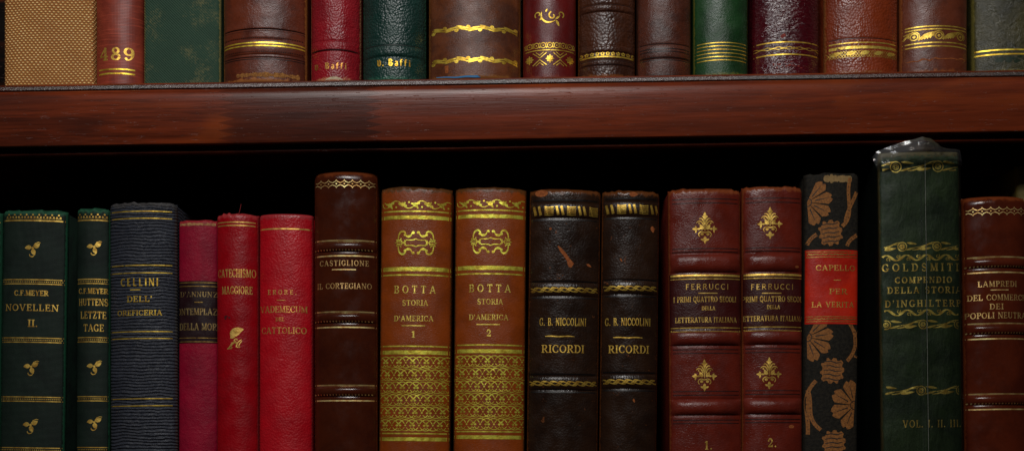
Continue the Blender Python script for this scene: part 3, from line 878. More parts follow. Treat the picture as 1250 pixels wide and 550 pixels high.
B = Book('very wide tan calf book with two gilt scroll bands and a blue ribbon', (523.5, 523.5), (635.5, 635.5), 0, 'up', H=460, b=26, k=.84, cr=6, crd=5)
B.wave(34.5, scroll_band(54, 29, 4.2, 6.0)); B.wave(72.5, scroll_band(54, 29, 4.2, 6.0))
x, z = B.loc(545, 84.5); B.add('scuff_stain', stroke([(x, z + 4), (x + .6, z - 5)], [5, 3.6]))
TAN7 = leather('tan_brown_calf', lin(104, 54, 26), lin(62, 30, 18), 'fine', 34, .0003, .38, rubc=lin(126, 78, 34), seed=7, mott=.9)
B.build(TAN7, gilt=gold('gold_scrolls', wear=.36, bright=1.15, seed=9, hue=(.86, .6, .08)), label_mats={'scuff_stain': SCUFF})
rb = []; V = []; F = []
for i in range(15):
    t = i / 14; xx = -46 + 54 * t
    for q in (0, 1):
        V.append((xx, -2.5 - 1.2 * q + 1.2 * math.sin(t * 5), .5 + .6 * math.sin(t * 7) ** 2 + ((1.2 + 2.2 * t) * (1 if i < 14 else .2) if q == 0 else 0)))
    for q in (0, 1): V.append((xx, V[-2][1] + .7, V[-2][2] + (0 if q == 0 else -0)))
for i in range(14):
    a, b = i * 4, i * 4 + 4
    F += [(a, a + 1, b + 1, b), (a + 2, b + 2, b + 3, a + 3), (a, b, b + 2, a + 2), (a + 1, a + 3, b + 3, b + 1)]
link('ribbon_marker', V, F, plain('blue_ribbon', lin(0, 122, 176), .5, lin(0, 70, 116), 40), B.root, True)

B = Book('dark red leather book with a gilt scroll over rings and flower lattice', (638.5, 638.5), (703, 703), 0, 'up', H=415, b=20, k=.86, cr=5, crd=4)
h = spiral(4.5, 1.5, 1.2, 5, 60, -250, 1.6, 1.7) + stroke(bez((-9, 6), (-12, -6), (0, -10), (8, -4)), [1.2, 1.5, 1.8, 2, 2.2, 2.2, 2, 1.8, 1.5, 1.2, 1]) + spiral(-13, 3, 1, 4.4, -60, 230, 1.4, 1.5) + spiral(14.5, 3.5, 1, 4.4, 240, -60, 1.4, 1.5) + leaf(9, -4, 8, 3.2, -62) + leaf(8, -3, 8, 2.4, 40) + leaf(-8, 0, 5, 2.6, 230) + leaf(-4, 6, 4, 2, 60)
B.orn('gilt_pattern', 670, 20.5, h)
q = []
for i in range(-4, 5): q += ring(i * 8.3, 0, 3.2, 1.1, 14) + disc(i * 8.3, 0, .9) + disc(i * 8.3 + 4.15, 2.6, .9) + disc(i * 8.3 + 4.15, -2.2, 1)
B.wave(55.2, q); B.line(61, 1.2)
q = []
for i in range(-2, 3):
    x = i * 25
    for a in range(4): q += leaf(x, 0, 5.4, 2.6, a * 90)
    for a in range(4): q += disc(x + 3.4 * math.cos(R(45 + 90 * a)), 3.4 * math.sin(R(45 + 90 * a)), 1.1)
    for sg in (1, -1):
        q += stroke([(x + 12.5 - 8.5, 7.6 * sg), (x + 12.5, .9 * sg), (x + 12.5 + 8.5, 7.6 * sg)], 1.2)
        q += stroke([(x + 12.5 - 4.6, 8.2 * sg), (x + 12.5, 4.4 * sg), (x + 12.5 + 4.6, 8.2 * sg)], .9)
B.wave(71.5, q)
B.build(leather('oxblood_calf', lin(98, 20, 18), lin(60, 12, 12), 'fine', 30, .0003, .36, rubc=lin(110, 40, 26), seed=8), gilt=gold('gold_flowers', wear=.35, bright=1.05, seed=10))

B = Book('dark brown calf book with a thin gilt band of tiny flowers between rounded ridges', (706, 706), (775, 775), 0, 'up', H=425, b=20, k=.82, cr=6, crd=5, bands=[(9.5, 4.5, 1.6), (59.5, 3.5, 1.0), (76, 3.5, .8)])
for py in (5.6, 13.5, 56.5, 62.5, 73.5, 78.5): B.line(py, 1.1, 'tooled_groove')
q = []
for i in range(-5, 6):
    for a in range(5): q += disc(i * 6.4 + 1.7 * math.cos(R(90 + 72 * a)), .9 + 1.6 * math.sin(R(90 + 72 * a)), 1.0)
q += stroke([(-33 + i * 2.2, -2.6) for i in range(31)], 1.6)
B.wave(66.5, q)
B.build(leather('umber_calf', lin(70, 36, 20), lin(40, 20, 13), 'pebble', 17, .0005, .36, rubc=lin(112, 62, 26), wear=lin(130, 74, 30), wear_at=.69, seed=9, mott=.8), gilt=G_MID, blind=BLIND)

B = Book('plain reddish brown calf book with dark ruled lines and no gilding', (777.5, 777.5), (843.5, 843.5), 0, 'up', H=420, b=18, k=.82, cr=6, crd=5, bands=[(63, 8.5, 1.3)])
for py in (53.5, 59.5, 63, 70, 73): B.line(py, 1.4, 'tooled_groove')
B.build(leather('plain_brown_calf', lin(86, 40, 24), lin(44, 20, 14), 'fine', 17, .0006, .4, rubc=lin(46, 26, 18), wear=lin(120, 66, 40), wear_at=.70, seed=10, mott=.8), blind=BLIND)

B = Book('mid green leather book with six thin gold lines above a yellowed foot', (847, 847), (913, 913), 0, 'up', H=422, b=17, k=.84, cr=6, crd=4)
for py in (52, 56, 60.2, 64.6, 69, 73.2): B.line(py, 1.0)
B.build(leather('mid_green_calf', lin(32, 68, 34), lin(14, 38, 17), 'fine', 20, .0005, .38, rubc=lin(96, 96, 36), wear=lin(86, 104, 50), wear_at=.68, seed=11, mott=.8), gilt=G_MID)

B = Book('glossy burgundy leather book with a gold chain between two lines', (918.5, 918.5), (1000, 1000), 0, 'up', H=425, b=20, k=.84, cr=6, crd=4)
B.line(51.3, 1.5); B.line(66.3, 1.5)
q = []
for i in range(-3, 4):
    x = i * 13
    q += stroke(arc(x, 0, 3.4, 1.6, 0, 360, 12), .6) + stroke([(x + 3.4, 1), (x + 9.6, -1)], .6) + stroke([(x + 3.4, -1), (x + 9.6, 1)], .6) + disc(x + 6.5, 0, .8)
B.wave(58.7, q)
q = []
for i in range(17): q += disc(rnd.uniform(-20, 16), B.loc(958, 79)[1] + rnd.uniform(-4, 4), rnd.uniform(.6, 1.9), rnd.uniform(.5, 1.3), 7)
q += rot_at(stroke([(-3, 0), (3, 0)], 4), 30, B.loc(956, 44)[0], B.loc(956, 44)[1])
B.add('scuff_stain', q)
B.build(leather('burgundy_glazed', lin(72, 10, 20), lin(40, 6, 12), 'crease', 12, .0010, .2, spec=.75, wear=lin(120, 24, 28), wear_at=.7, seed=12), gilt=G_MID, label_mats={'scuff_stain': plain('chipped_red', lin(136, 52, 40), .8, lin(104, 30, 26))})

B = Book('russet orange leather book with a thick gold line and rubbed gold lattice', (1006.5, 1006.5), (1096, 1096), 0, 'up', H=430, b=19, k=.82, cr=5, crd=4, grooves=[(46.5, 1.2, .7)])
B.line(46.5, 1.0, 'tooled_groove'); B.line(51.8, 1.4); B.line(57.5, 3.4); 
q = []
for i in range(-14, 15):
    q += stroke([(i * 3.2 - 3, 4), (i * 3.2 + 3, -4)], .45) + stroke([(i * 3.2 - 3, -4), (i * 3.2 + 3, 4)], .45)
for i in range(-2, 3): q += leaf(i * 17 - 6, 0, 12, 5, 12)
B.wave(65.5, q)
B.build(leather('russet_morocco', lin(128, 50, 20), lin(84, 30, 14), 'pebble', 20, .0005, .38, rubc=lin(126, 70, 34), seed=13), gilt=gold('gold_lattice', wear=.43, bright=1.1, seed=13, hue=(.84, .62, .12)), blind=BLIND)

B = Book('brown calf book with a gilt frieze of feathers and rings between double gold lines', (1099.5, 1099.5), (1181, 1181), 0, 'up', H=436, b=18, k=.82, cr=5, crd=4)
for py in (31.8, 35.4, 51.8, 56.2): B.line(py, 1.5)
q = []
for i in range(-1, 2):
    x = i * 28.5
    q += ring(x, 0, 4.1, 1.5) + disc(x, 0, 1.8) + disc(x, 0, .6)
    for d in range(5): q += stroke([(x - 24 + d * 3.2, -4.5 + .5 * d), (x - 17 + d * 3.2, 1.5 + .9 * d), (x - 10 + d * 2, 4.5)], [2.2, 1.9, .6])
    q += stroke(arc(x, 0, 6.1, 6, -40, 190, 12), 1.0)
B.wave(43.5, q)
x, z = B.loc(1130, 72); q = []
for i in range(26): q += stroke([(-36 + i * 2.8, z - 2 + .13 * i + 2.2 * noise.noise((i * .4, 2, 5))), (-33 + i * 2.8, z - 2 + .13 * i + 2.2 * noise.noise((i * .4 + .4, 2, 5)))], 1.1 + 1.2 * abs(noise.noise((i * .7, 1, 2))))
B.add('scuff_stain', q)
B.build(leather('brown_calf_frieze', lin(100, 48, 30), lin(62, 28, 18), 'smooth', 12, .0004, .36, rubc=lin(132, 72, 36), seed=14, mott=.8), gilt=gold('gold_frieze', wear=.33, bright=1.05, seed=14, hue=(.84, .58, .1)), label_mats={'scuff_stain': SCUFF})

B = Book('dark mottled olive leather book with two gold lines, rightmost on upper shelf', (1187.5, 1187.5), (1284, 1284), 0, 'up', H=436, b=14, k=.82, cr=5, crd=4)
B.line(60.5, 1.8); B.line(65.8, 1.8)
q = []
for i in range(30): q += disc(rnd.uniform(-26, 20), B.loc(1236, 71.5)[1] + rnd.uniform(-3.5, 2.5), rnd.uniform(1.5, 4), rnd.uniform(1, 2.4), 7)
B.add('scuff_stain', q)
B.build(leather('mottled_olive', lin(64, 59, 30), lin(28, 30, 16), 'glaze', 13, .0013, .28, spec=.4, wear=lin(100, 92, 46), wear_at=.66, rubc=lin(94, 86, 40), seed=15, mott=1.0), gilt=G_BRIGHT, label_mats={'scuff_stain': plain('dark_green_patch', lin(20, 40, 22), .5)})
# ================================================================== lower shelf
LEATHER_SPEC = .33
MEY = cloth('black_green_cloth', lin(20, 33, 26), lin(12, 23, 18), 'weave', 70, rubc=lin(30, 74, 52), seed=21, rough=.6, bd=.00005, spec=.2)
MEY_SIDE = cloth('dark_green_board_cloth', lin(16, 40, 28), lin(10, 26, 18), 'weave', 70, seed=22, bd=.00005, rubc=lin(28, 70, 50))
G_MEY = gold('gold_green_books', wear=.36, bright=1.1, seed=21, hue=(.84, .56, .12))
def triple(B, py):
    B.line(py - 2.6, 1.2); B.line(py + 2.6, 1.2); B.dots(py, .75, 2.3)
def meyer(label, L, Rr, pyt, dy, sprigs=True):
    B = Book(label, L, Rr, pyt, 'low', b=7, k=.8, cr=4, crd=3, jag=3.2, depth=320)
    B.wave(264.5 + dy, triads(B.w * .95)); B.line(269 + dy, 1.5)
    for py in (343.5, 414.5, 486.5): triple(B, py + dy)
    triple(B, 548.5 + dy)
    return B
B = meyer('dark green cloth book, a sliver showing at the left end of the lower shelf', (-74, -78), (1.6, -1.8), 257, 1)
B.build(MEY, MEY_SIDE, gilt=G_MEY)
B = meyer('dark green cloth book lettered Novellen II with three small gold leaf sprigs', (4, 0), (82, 77), 256, 0)
for py in (302.5, 447, 518): B.orn('gilt_pattern', 40 - (py - 300) * .012, py, sprig())
B.text('C.F.MEYER', 17.5, 59, 360.5, 6.6, track=.1, T=.24, t=.12)
B.text('NOVELLEN', 7, 71.5, 379, 8.2, track=.14, T=.17, t=.09)
B.text('II.', 34, 46, 398.5, 9, track=.1, T=.2, t=.09)
B.build(MEY, MEY_SIDE, gilt=G_MEY, letter=G_MEY)
B = meyer('narrow dark green cloth book lettered Letzte Tage with gold leaf sprigs', (94, 93.5), (134, 132.5), 254, -.5)
for py in (301, 446.5, 514.5): B.orn('gilt_pattern', 115, py, sprig(), .95)
B.text('C.F.MEYER', 96.5, 132, 358, 6.6, track=.1, T=.24, t=.12)
B.text('HUTTENS', 96.5, 132.2, 372.5, 8.6, track=.08, T=.17, t=.09)
B.text('LETZTE', 98.5, 130, 388.5, 9, track=.1, T=.17, t=.09)
B.text('TAGE', 102, 127, 404, 8.8, track=.12, T=.17, t=.09)
B.build(MEY, MEY_SIDE, gilt=G_MEY, letter=G_MEY)

B = Book("blue-black wrinkled leather book lettered Dell'Oreficeria with pairs of thin gold lines", (135, 134), (214, 217), 246, 'low', b=12, k=.8, cr=6, crd=4, jag=2.6, slope=.012, depth=330)
for py in (257.6, 266.2, 323.4, 332.6, 404.2, 412.6, 486, 494.6): B.line(py, 1.15, a=-.97, b=.9)
B.text('CELLINI', 147.5, 193.5, 348.5, 9.6, track=.32, T=.2, t=.13, serif=False); B.line(353.2, 1.3, a=-.31, b=.0)
B.text("DELL'", 155, 186, 368, 7.4, track=.12, T=.2, t=.1)
B.text('OREFICERIA', 143.5, 198, 384.5, 6.6, track=.1, T=.2, t=.1)
B.build(leather('blue_black_long_grain', lin(48, 51, 60), lin(32, 34, 41), 'ripple', 4.5, .0016, .42, rubc=lin(64, 62, 62), seed=24, mott=.5, scratches=False), gilt=G_MID, letter=gold('gold_cellini', wear=.34, bright=1.0, seed=24))

B = Book("short crimson book with a dark maroon title label and pale torn top edge", (218.5, 218), (266, 266), 268, 'low', b=7, k=.85, cr=5, crd=3, jag=2.5, ye=30)
lab = B.patch('title_label', 342.5, 418, leather('dark_maroon_label', lin(34, 12, 17), lin(24, 9, 12), 'smooth', 20, .0002, .4, seed=25, scratches=False), -.99, .99)
for py in (344.6, 349, 412, 416.6): B.line(py, .9)
B.text("D'ANNUNZIO", 220.5, 275, 362, 6.4, track=.14, T=.18, t=.09); B.line(368.5, 1.1, a=-.12, b=.3)
B.text('CONTEMPLAZIONE', 211, 285, 384, 8.2, track=.1, T=.2, t=.1)
B.text('DELLA MORTE', 219.5, 275, 402.5, 8.6, track=.1, T=.19, t=.1)
q = []
for i in range(22):
    xx = -22 + i * 2; q += stroke([(xx, B.H - 5.6 + .8 * noise.noise((i * .5, 7, 0))), (xx + 2.1, B.H - 5.6 + .8 * noise.noise((i * .5 + .5, 7, 0)))], 3.0 + 2.4 * noise.noise((i * .42, 1, 8)))
B.add('scuff_stain', q)
B.build(leather('crimson_cloth_rubbed', lin(142, 7, 40), lin(98, 4, 28), 'fine', 10, .0009, .5, spec=.2, rubc=lin(140, 34, 40), seed=25, scratches=True), gilt=G_DULL, letter=gold('gold_label', wear=.42, bright=.6, seed=25, hue=(.7, .5, .2)), label_mats={'scuff_stain': plain('frayed_top_edge', lin(170, 130, 78), .85, lin(120, 60, 44))}, letter_parent=lab, letter_eps=.66, gilt_parent=lab)

B = Book('slim bright red book titled Catechismo Maggiore with a small gold emblem', (264.5, 265), (315.5, 315), 259.5, 'low', b=13, k=.86, cr=6, crd=4, jag=3)
B.line(270.8, 1.3); B.line(274.8, 1.3)
B.text('CATECHISMO', 266.6, 312.8, 338, 10, track=.1, T=.14, t=.08)
B.text('MAGGIORE', 271, 308.5, 358.5, 9.6, track=.12, T=.14, t=.09)
B.orn('gilt_pattern', 286.5, 411, emblem(), .95)
q = []
for i in range(9): q += disc(B.loc(278, 387)[0] + rnd.uniform(-4, 3), B.loc(278, 387)[1] + rnd.uniform(-2, 2), rnd.uniform(.5, 1.6), rnd.uniform(.5, 1.2), 7)
B.add('scuff_stain', q)
B.build(leather('bright_red_leather', lin(150, 5, 18), lin(112, 3, 13), 'pebble', 24, .00024, .38, rubc=lin(150, 44, 46), seed=26, mott=.6), gilt=gold('gold_red_book', wear=.37, bright=1.15, seed=26, hue=(.85, .55, .14)), letter=gold('gold_red_title', wear=.36, bright=1.15, seed=27, hue=(.85, .55, .14)), label_mats={'scuff_stain': plain('dark_spots', lin(74, 10, 16), .6)})

tv = [(4 + .4 * k, -1 + B.b * .2, B.H - 1 + 1.0 * k + .1 * k * k) for k in range(8)]
TV, TF = [], []
for (x, y, z) in tv: TV += [(x - .35, y, z + .3), (x + .35, y, z - .2), (x, y - .5, z)]
for k in range(7):
    for q in range(3): TF.append((k * 3 + q, k * 3 + (q + 1) % 3, k * 3 + 3 + (q + 1) % 3, k * 3 + 3 + q))
link('loose_thread', TV, TF, plain('red_thread', lin(150, 40, 44), .8), B.root, True)
B = Book('scarlet grained book titled Vademecum del Cattolico in faded gold', (316.5, 316.5), (382, 381), 260.5, 'low', b=12, k=.84, cr=4.5, crd=3)
B.line(279, 1.6, a=-.96, b=.96)
B.text('ERORE.', 327, 362, 359, 5.8, track=.55, T=.2, t=.1)
B.line(366, .8, a=-.28, b=.05)
B.text('VADEMECUM', 318, 375.5, 381, 8, track=.06, T=.17, t=.09)
B.text('DEL', 336.5, 347.5, 391.5, 4.6, track=.12, T=.2, t=.12)
B.text('CATTOLICO', 319.5, 374.5, 406.8, 8, track=.1, T=.17, t=.09)
B.build(leather('scarlet_grained', lin(178, 12, 26), lin(138, 5, 18), 'pebble', 24, .00034, .42, rubc=lin(150, 40, 44), seed=28, mott=.55), gilt=gold('gold_vademecum_line', wear=.34, bright=1.2, seed=29, hue=(.85, .55, .14)), letter=gold('gold_faded_title', wear=.44, bright=1.15, seed=30, hue=(.85, .45, .12)))

CAST = leather('polished_chocolate_calf', lin(66, 26, 12), lin(46, 17, 9), 'smooth', 40, .0001, .2, rubc=lin(96, 44, 20), seed=31, mott=.7)
G_CAST = gold('gold_chocolate', wear=.30, bright=1.5, seed=31, hue=(.85, .6, .25))
def ridge(B, py):
    """a raised band with gold line, bead row and gold line below"""
    B.line(py - 7.4, 1.6); B.dots(py + 4.4, 1.0, 3.9); B.line(py + 11.4, 1.6)
cb = [(300.5, 6, 3.4), (387.5, 6, 3.4), (477, 6, 3.4)]
B = Book('tall polished chocolate leather book lettered Il Cortegiano, beside the tan pair', (384, 384), (460.5, 461), 208, 'low', b=15, k=.84, cr=11, crd=9, bands=cb)
B.wave(224, lozenge(B.w * .97))
for py in (300.5, 387.5, 477): ridge(B, py)
B.text('CASTIGLIONE', 390.5, 450.5, 324, 6.8, track=.22, T=.17, t=.09)
B.line(328.6, 1.3, a=-.4, b=.36, n=12)
B.text('IL CORTEGIANO', 387.5, 454, 352, 7, track=.12, T=.17, t=.09)
B.build(CAST, gilt=G_CAST, letter=gold('gold_castiglione', wear=.39, bright=1.0, seed=32, hue=(.85, .55, .22)), blind=BLIND)

BOT = leather('tan_straight_grain', lin(136, 60, 15), lin(98, 41, 10), 'crease', 30, .0002, .36, rubc=lin(84, 50, 22), seed=33, wear=lin(96, 44, 16), wear_at=.68)
G_BOT = gold('gold_botta', wear=.25, bright=1.3, seed=33, hue=(.92, .80, .10), rough=.38)
G_BOTL = gold('gold_botta_title', wear=.30, bright=1.1, seed=34, hue=(.88, .70, .14))
for i, (lab_, L, Rr, pyt, o, cx) in enumerate((("tan leather book lettered Storia d'America 1, richly gilt with a scalloped pattern", (465, 463), (553, 549), 227.5, 0, 507.5), ("tan leather book lettered Storia d'America 2, richly gilt with a scalloped pattern", (557, 552.5), (642, 641), 228, -1.5, 599))):
    B = Book(lab_, L, Rr, pyt, 'low', b=14, k=.86, cr=6, crd=4, jag=3 if i == 0 else 1.4)
    B.wave(249.5 + o, vine(B.w * .94)); B.line(257.6 + o, 1.7); B.line(265 + o, 4.4)
    B.orn('gilt_pattern', cx, 296 + o, cartouche(), 1.02)
    B.line(328 + o, 5.0); B.line(335.2 + o, 1.7)
    B.text('BOTTA', cx - 26.5, cx + 24.5, 357.5 + o, 9.4, track=.55, T=.17, t=.09)
    B.text('STORIA', cx - 16.5, cx + 15, 372.6 + o, 6.8, track=.12, T=.16, t=.09)
    B.text("D'AMERICA", cx - 26.5, cx + 21.5, 391.5 + o, 6.8, track=.12, T=.16, t=.09)
    xm = B.loc(cx - 3, 397)[0]; z = B.loc(cx - 3, 397 + o)[1]
    B.add('lettering', stroke([(xm - 14.5 + k * 2.9, z) for k in range(11)], 1.3))
    B.text('1' if i == 0 else '2', cx - 5.5, cx - .5 + i, 411.6 + o, 8, T=.22, t=.1)
    B.line(422 + o, 1.6); B.line(429.5 + o, 4.8)
    B.wave(433.8 + o, diaper(B.w * .96, 6))
    B.line(528.5 + o * 1.6, 1.7); B.line(535.3 + o * 1.6, 4.6)
    B.build(BOT, gilt=G_BOT, letter=G_BOTL)

NIC = leather('black_brown_roan', lin(42, 25, 15), lin(24, 14, 9), 'pebble', 26, .00022, .3, rubc=lin(88, 48, 20), wear=lin(104, 58, 28), wear_at=.63, seed=35, mott=.8)
G_NIC = gold('gold_rope', wear=.40, bright=.85, seed=35, hue=(.82, .54, .09))
for i, (lab_, L, Rr, pyt, dx, o) in enumerate((('black-brown leather book lettered Ricordi with a bare orange scrape near its top', (647, 643), (733.5, 729.5), 230, 0, 0), ('narrower black-brown leather book lettered Ricordi, unscraped, beside the red-brown pair', (735.5, 731.5), (805, 801.5), 231.5, 79, -2))):
    B = Book(lab_, L, Rr, pyt, 'low', b=13, k=.84, cr=6, crd=5, jag=2.2, bands=[(256.5 + o, 9, 2.2), (352.5 + o, 8, 2.0), (467 + o, 8.5, 2.0)])
    B.wave(257 + o, hatch_band(B.w * .93)); B.wave(353.5 + o, rope(B.w * .97)); B.wave(467.5 + o, rope(B.w * .97))
    for py in (244, 268, 343, 363, 456, 478): B.line(py + o, 1.6, 'tooled_groove')
    if i == 0:
        B.text('G. B. NICCOLINI', 658.5, 715.5, 397, 9.4, track=.16, T=.14, t=.075); B.text('RICORDI', 661, 713, 430, 9.6, track=.12, T=.17, t=.08)
        xm, z = B.loc(683.5, 410)
        x, z1 = B.loc(688, 313); B.add('scuff_stain', stroke([(x - 7, z1 + 13), (x - 3, z1 + 8), (x + 2, z1 + 2), (x + 6, z1 - 4), (x + 9, z1 - 9), (x + 8, z1 - 13)], [1.5, 4, 4.2, 4.6, 8, 3]))
        x, z1 = B.loc(672, 279); B.add('scuff_stain', disc(x, z1, 1.6)); x, z1 = B.loc(716, 322); B.add('scuff_stain', leaf(x, z1, 7, 3, -30)); 
        for a_, b_ in ((661, 236), (712, 235)):
            x, z1 = B.loc(a_, b_); B.add('scuff_stain', shift(disc(0, 0, 8, 4.4, 12), x, z1))
    else:
        B.text('G. B. NICCOLINI', 738.5, 794, 397, 9.4, track=.16, T=.14, t=.075); B.text('RICORDI', 742.5, 792, 430.5, 9.6, track=.12, T=.17, t=.08)
        xm, z = B.loc(766.5, 411.5)
        x, z1 = B.loc(773, 486); B.add('scuff_stain', leaf(x, z1, 5, 2.6, -70)); x, z1 = B.loc(796, 276); B.add('scuff_stain', leaf(x, z1, 8, 5, -80)); x, z1 = B.loc(757, 315); B.add('scuff_stain', leaf(x, z1, 5, 2, -60)); x, z1 = B.loc(772, 237); B.add('scuff_stain', leaf(x - 4, z1, 11, 6, 0))
    B.add('lettering', stroke([(xm - 18 + k * 3.6, z + .3 * math.sin(k)) for k in range(11)], [.8, 1.3, 1.4, 1.2, 1.5, 1.3, 1.5, 1.3, 1.4, 1.1, .7]))
    B.build(NIC, gilt=G_NIC, letter=gold('gold_niccolini', wear=.31, bright=1.1, seed=36 + i, hue=(.84, .55, .1)), blind=plain('blind_line_black', lin(14, 9, 8), .4), label_mats={'scuff_stain': SCUFF})

FER = leather('red_brown_morocco', lin(100, 32, 20), lin(68, 20, 14), 'crease', 26, .00022, .32, rubc=lin(116, 56, 28), seed=38, wear=lin(140, 62, 30), wear_at=.71)
FLAB = leather('maroon_label_leather', lin(58, 16, 14), lin(42, 12, 11), 'pebble', 34, .0002, .38, seed=39, scratches=False)
G_FER = gold('gold_ferrucci', wear=.36, bright=1.0, seed=38, hue=(.84, .56, .12))
G_FERL = gold('gold_ferrucci_title', wear=.37, bright=.95, seed=39, hue=(.84, .56, .14))
for i, (lab_, L, Rr, pyt, c, o) in enumerate((('red-brown morocco book of Italian literature marked 1, with gold palmettes', (815.5, 818), (904, 905.5), 229.5, 861, 0), ('red-brown morocco book of Italian literature marked 2, with gold palmettes', (905.2, 906.8), (980, 978.5), 226, 940, -1))):
    B = Book(lab_, L, Rr, pyt, 'low', b=10, k=.82, cr=7, crd=5, jag=1.5, board_mat=None) if False else Book(lab_, L, Rr, pyt, 'low', b=10, k=.82, cr=7, crd=5, jag=3, bands=[(321 + o, 11, 4.6), (412 + o, 9, 4.4), (496.5 + o, 9.5, 4.4)], lump=.6)
    lp = B.patch('title_label', 333.8 + o, 404.5 + o, FLAB, -.985, .985)
    for py in (242.5, 247.5, 303, 307, 426, 430.5, 477, 481.5, 512, 516): B.line(py + o, 1.2, 'tooled_groove')
    B.line(336 + o, 2.6, a=-.96, b=.96); B.line(340 + o, 1.0, a=-.96, b=.96); B.line(399.6 + o, 1.2, a=-.96, b=.96); B.line(403.4 + o, 2.2, a=-.96, b=.96)
    cx = c
    if i == 0:
        B.text('FERRUCCI', 836.5, 889.5, 353, 7, track=.2, T=.14, t=.13, serif=False)
        B.text('I PRIMI QUATTRO SECOLI', 822, 898.5, 368.2, 6.8, track=.1, T=.18, t=.09); B.text('DELLA', 856.5, 873, 378.4, 5, track=.12, T=.2, t=.12); B.text('LETTERATURA ITALIANA', 824, 899, 393.2, 6.6, track=.1, T=.18, t=.09)
        xm, z = B.loc(864, 357.5)
    else:
        B.text('FERRUCCI', 916, 968.5, 353, 7, track=.2, T=.14, t=.13, serif=False)
        B.text('I PRIMI QUATTRO SECOLI', 901.5, 981, 367.8, 6.8, track=.1, T=.18, t=.09); B.text('DELLA', 936, 952, 376.8, 5, track=.12, T=.2, t=.12); B.text('LETTERATURA ITALIANA', 903, 980, 391.4, 6.6, track=.1, T=.18, t=.09)
        xm, z = B.loc(942, 357.5)
    B.add('lettering', stroke([(xm - 12 + k * 2.4, z) for k in range(11)], 1.2))
    B.orn('ornament_pattern', cx - (.5 if i == 0 else 0), 278 - i * 6, fleuron()); B.orn('ornament_pattern', cx - 1, 457.5 - i * 2.5, fleuron())
    B.text('1.' if i == 0 else '2.', cx - 1 if i == 0 else 937, cx + 8.5 if i == 0 else 948, 548 - i * 3, 10.5, layer='ornament_pattern', T=.2, t=.09, track=.2)
    q = []
    if i == 1:
        for (a_, b_, r1, r2) in ((972, 326, 2.6, 1.6), (966, 520, 3.6, 2.2), (926, 360, 1, 5), (926, 375, 1, 4), (973, 230, 4, 3)):
            x, z1 = B.loc(a_, b_); q += disc(x, z1, r1, r2, 9)
        B.add('scuff_stain', q)
    B.build(FER, gilt=G_FER, letter=G_FERL, blind=plain('blind_line_ferrucci', lin(40, 12, 9), .45), label_mats={'ornament_pattern': G_FER, 'scuff_stain': SCUFF}, letter_parent=lp, letter_eps=.66, gilt_parent=lp)

# patterned paper book
B = Book('book in black paper printed with tan flowers, with a red title label', (983, 979.5), (1047.5, 1047.5), 211, 'low', b=8, k=.86, cr=3, crd=2, jag=3.5)
for cx, cy, pts, a0, a1, rr in ((985, 247, 4, -88, 70, 31), (985, 411, 4, -92, 66, 32), (1043, 494, 4, 82, 270, 32)):
    x, z = B.loc(cx, cy); p, d = fan_flower(pts, rr, a0, a1)
    B.add('flower_print', shift(p, x, z)); B.add('print_pattern', shift(d, x, z))
for cx, cy, a in ((1014, 284, 8), (1016, 452, -4), (1018, 540, 4)):
    x, z = B.loc(cx, cy); p, d = barrel(27, 29, a); B.add('flower_print', shift(p, x, z)); B.add('print_pattern', shift(d, x, z))
for pts in (((1040, 212), (1028, 236), (1046, 262), (1028, 276)), ((1046, 214), (1052, 236), (1036, 246), (1032, 270)), ((985, 299), (988, 292), (993, 288), (997, 286)), ((1034, 300), (1036, 292), (1042, 290), (1047, 286)), ((1036, 393), (1050, 412), (1044, 430), (1034, 440)), ((1048, 396), (1038, 412), (1048, 424), (1044, 436)), ((996, 464), (976, 484), (988, 500), (986, 530)), ((980, 466), (998, 488), (978, 508), (1002, 524))):
    q = [B.loc(*p) for p in pts]; cv = bez(*q, n=14)
    B.add('flower_print', stroke(cv, 4.6)); 
    for k in range(1, 14, 2): B.add('print_pattern', disc(cv[k][0], cv[k][1], .7, None, 6))
lp = B.patch('title_label', 304.5, 395, leather('scarlet_label', lin(190, 40, 18), lin(140, 18, 12), 'smooth', 16, .0003, .36, rubc=lin(120, 40, 26), seed=41, mott=.7), -.97, .985)
for py in (307, 313.5, 386, 392): B.line(py, .8, a=-.94, b=.94)
for py in (310.2, 389): B.wave(py, scroll_band(B.w * .92, 8, 1.4, 1.2))
B.text('CAPELLO', 995.5, 1043.5, 330, 6.8, track=.12, T=.17, t=.09)
B.line(341.5, .9, a=.03, b=.3, layer='lettering')
B.text('PER', 1012, 1034, 358.5, 6.6, track=.12, T=.18, t=.09)
B.text('LA VERITA`', 990.5, 1042, 374.6, 6.8, track=.14, T=.18, t=.09)
q = []
for i in range(14): x = -14 + i * 2.3; q += disc(x + 5, B.H - 7 + 1.5 * noise.noise((i * .9, 2, 2)), 3.0, 4.2 + 2.6 * noise.noise((i * .8, 6, 2)), 9)
B.add('scuff_stain', q)
B.build(plain('charcoal_paper', lin(36, 32, 25), .75, lin(21, 19, 16), 26, .15, .0003), gilt=G_DULL, letter=gold('gold_capello', wear=.41, bright=.95, seed=41, hue=(.84, .52, .12)),
        label_mats={'flower_print': plain('tan_print', lin(146, 92, 38), .8, lin(106, 64, 26), 40), 'scuff_stain': plain('torn_kraft', lin(140, 112, 70), .9)}, letter_parent=lp, letter_eps=.66, gilt_parent=lp)
B.layer_mesh('print_pattern', 'print_pattern', plain('dark_print', lin(34, 26, 20), .7), B.spine, .26)

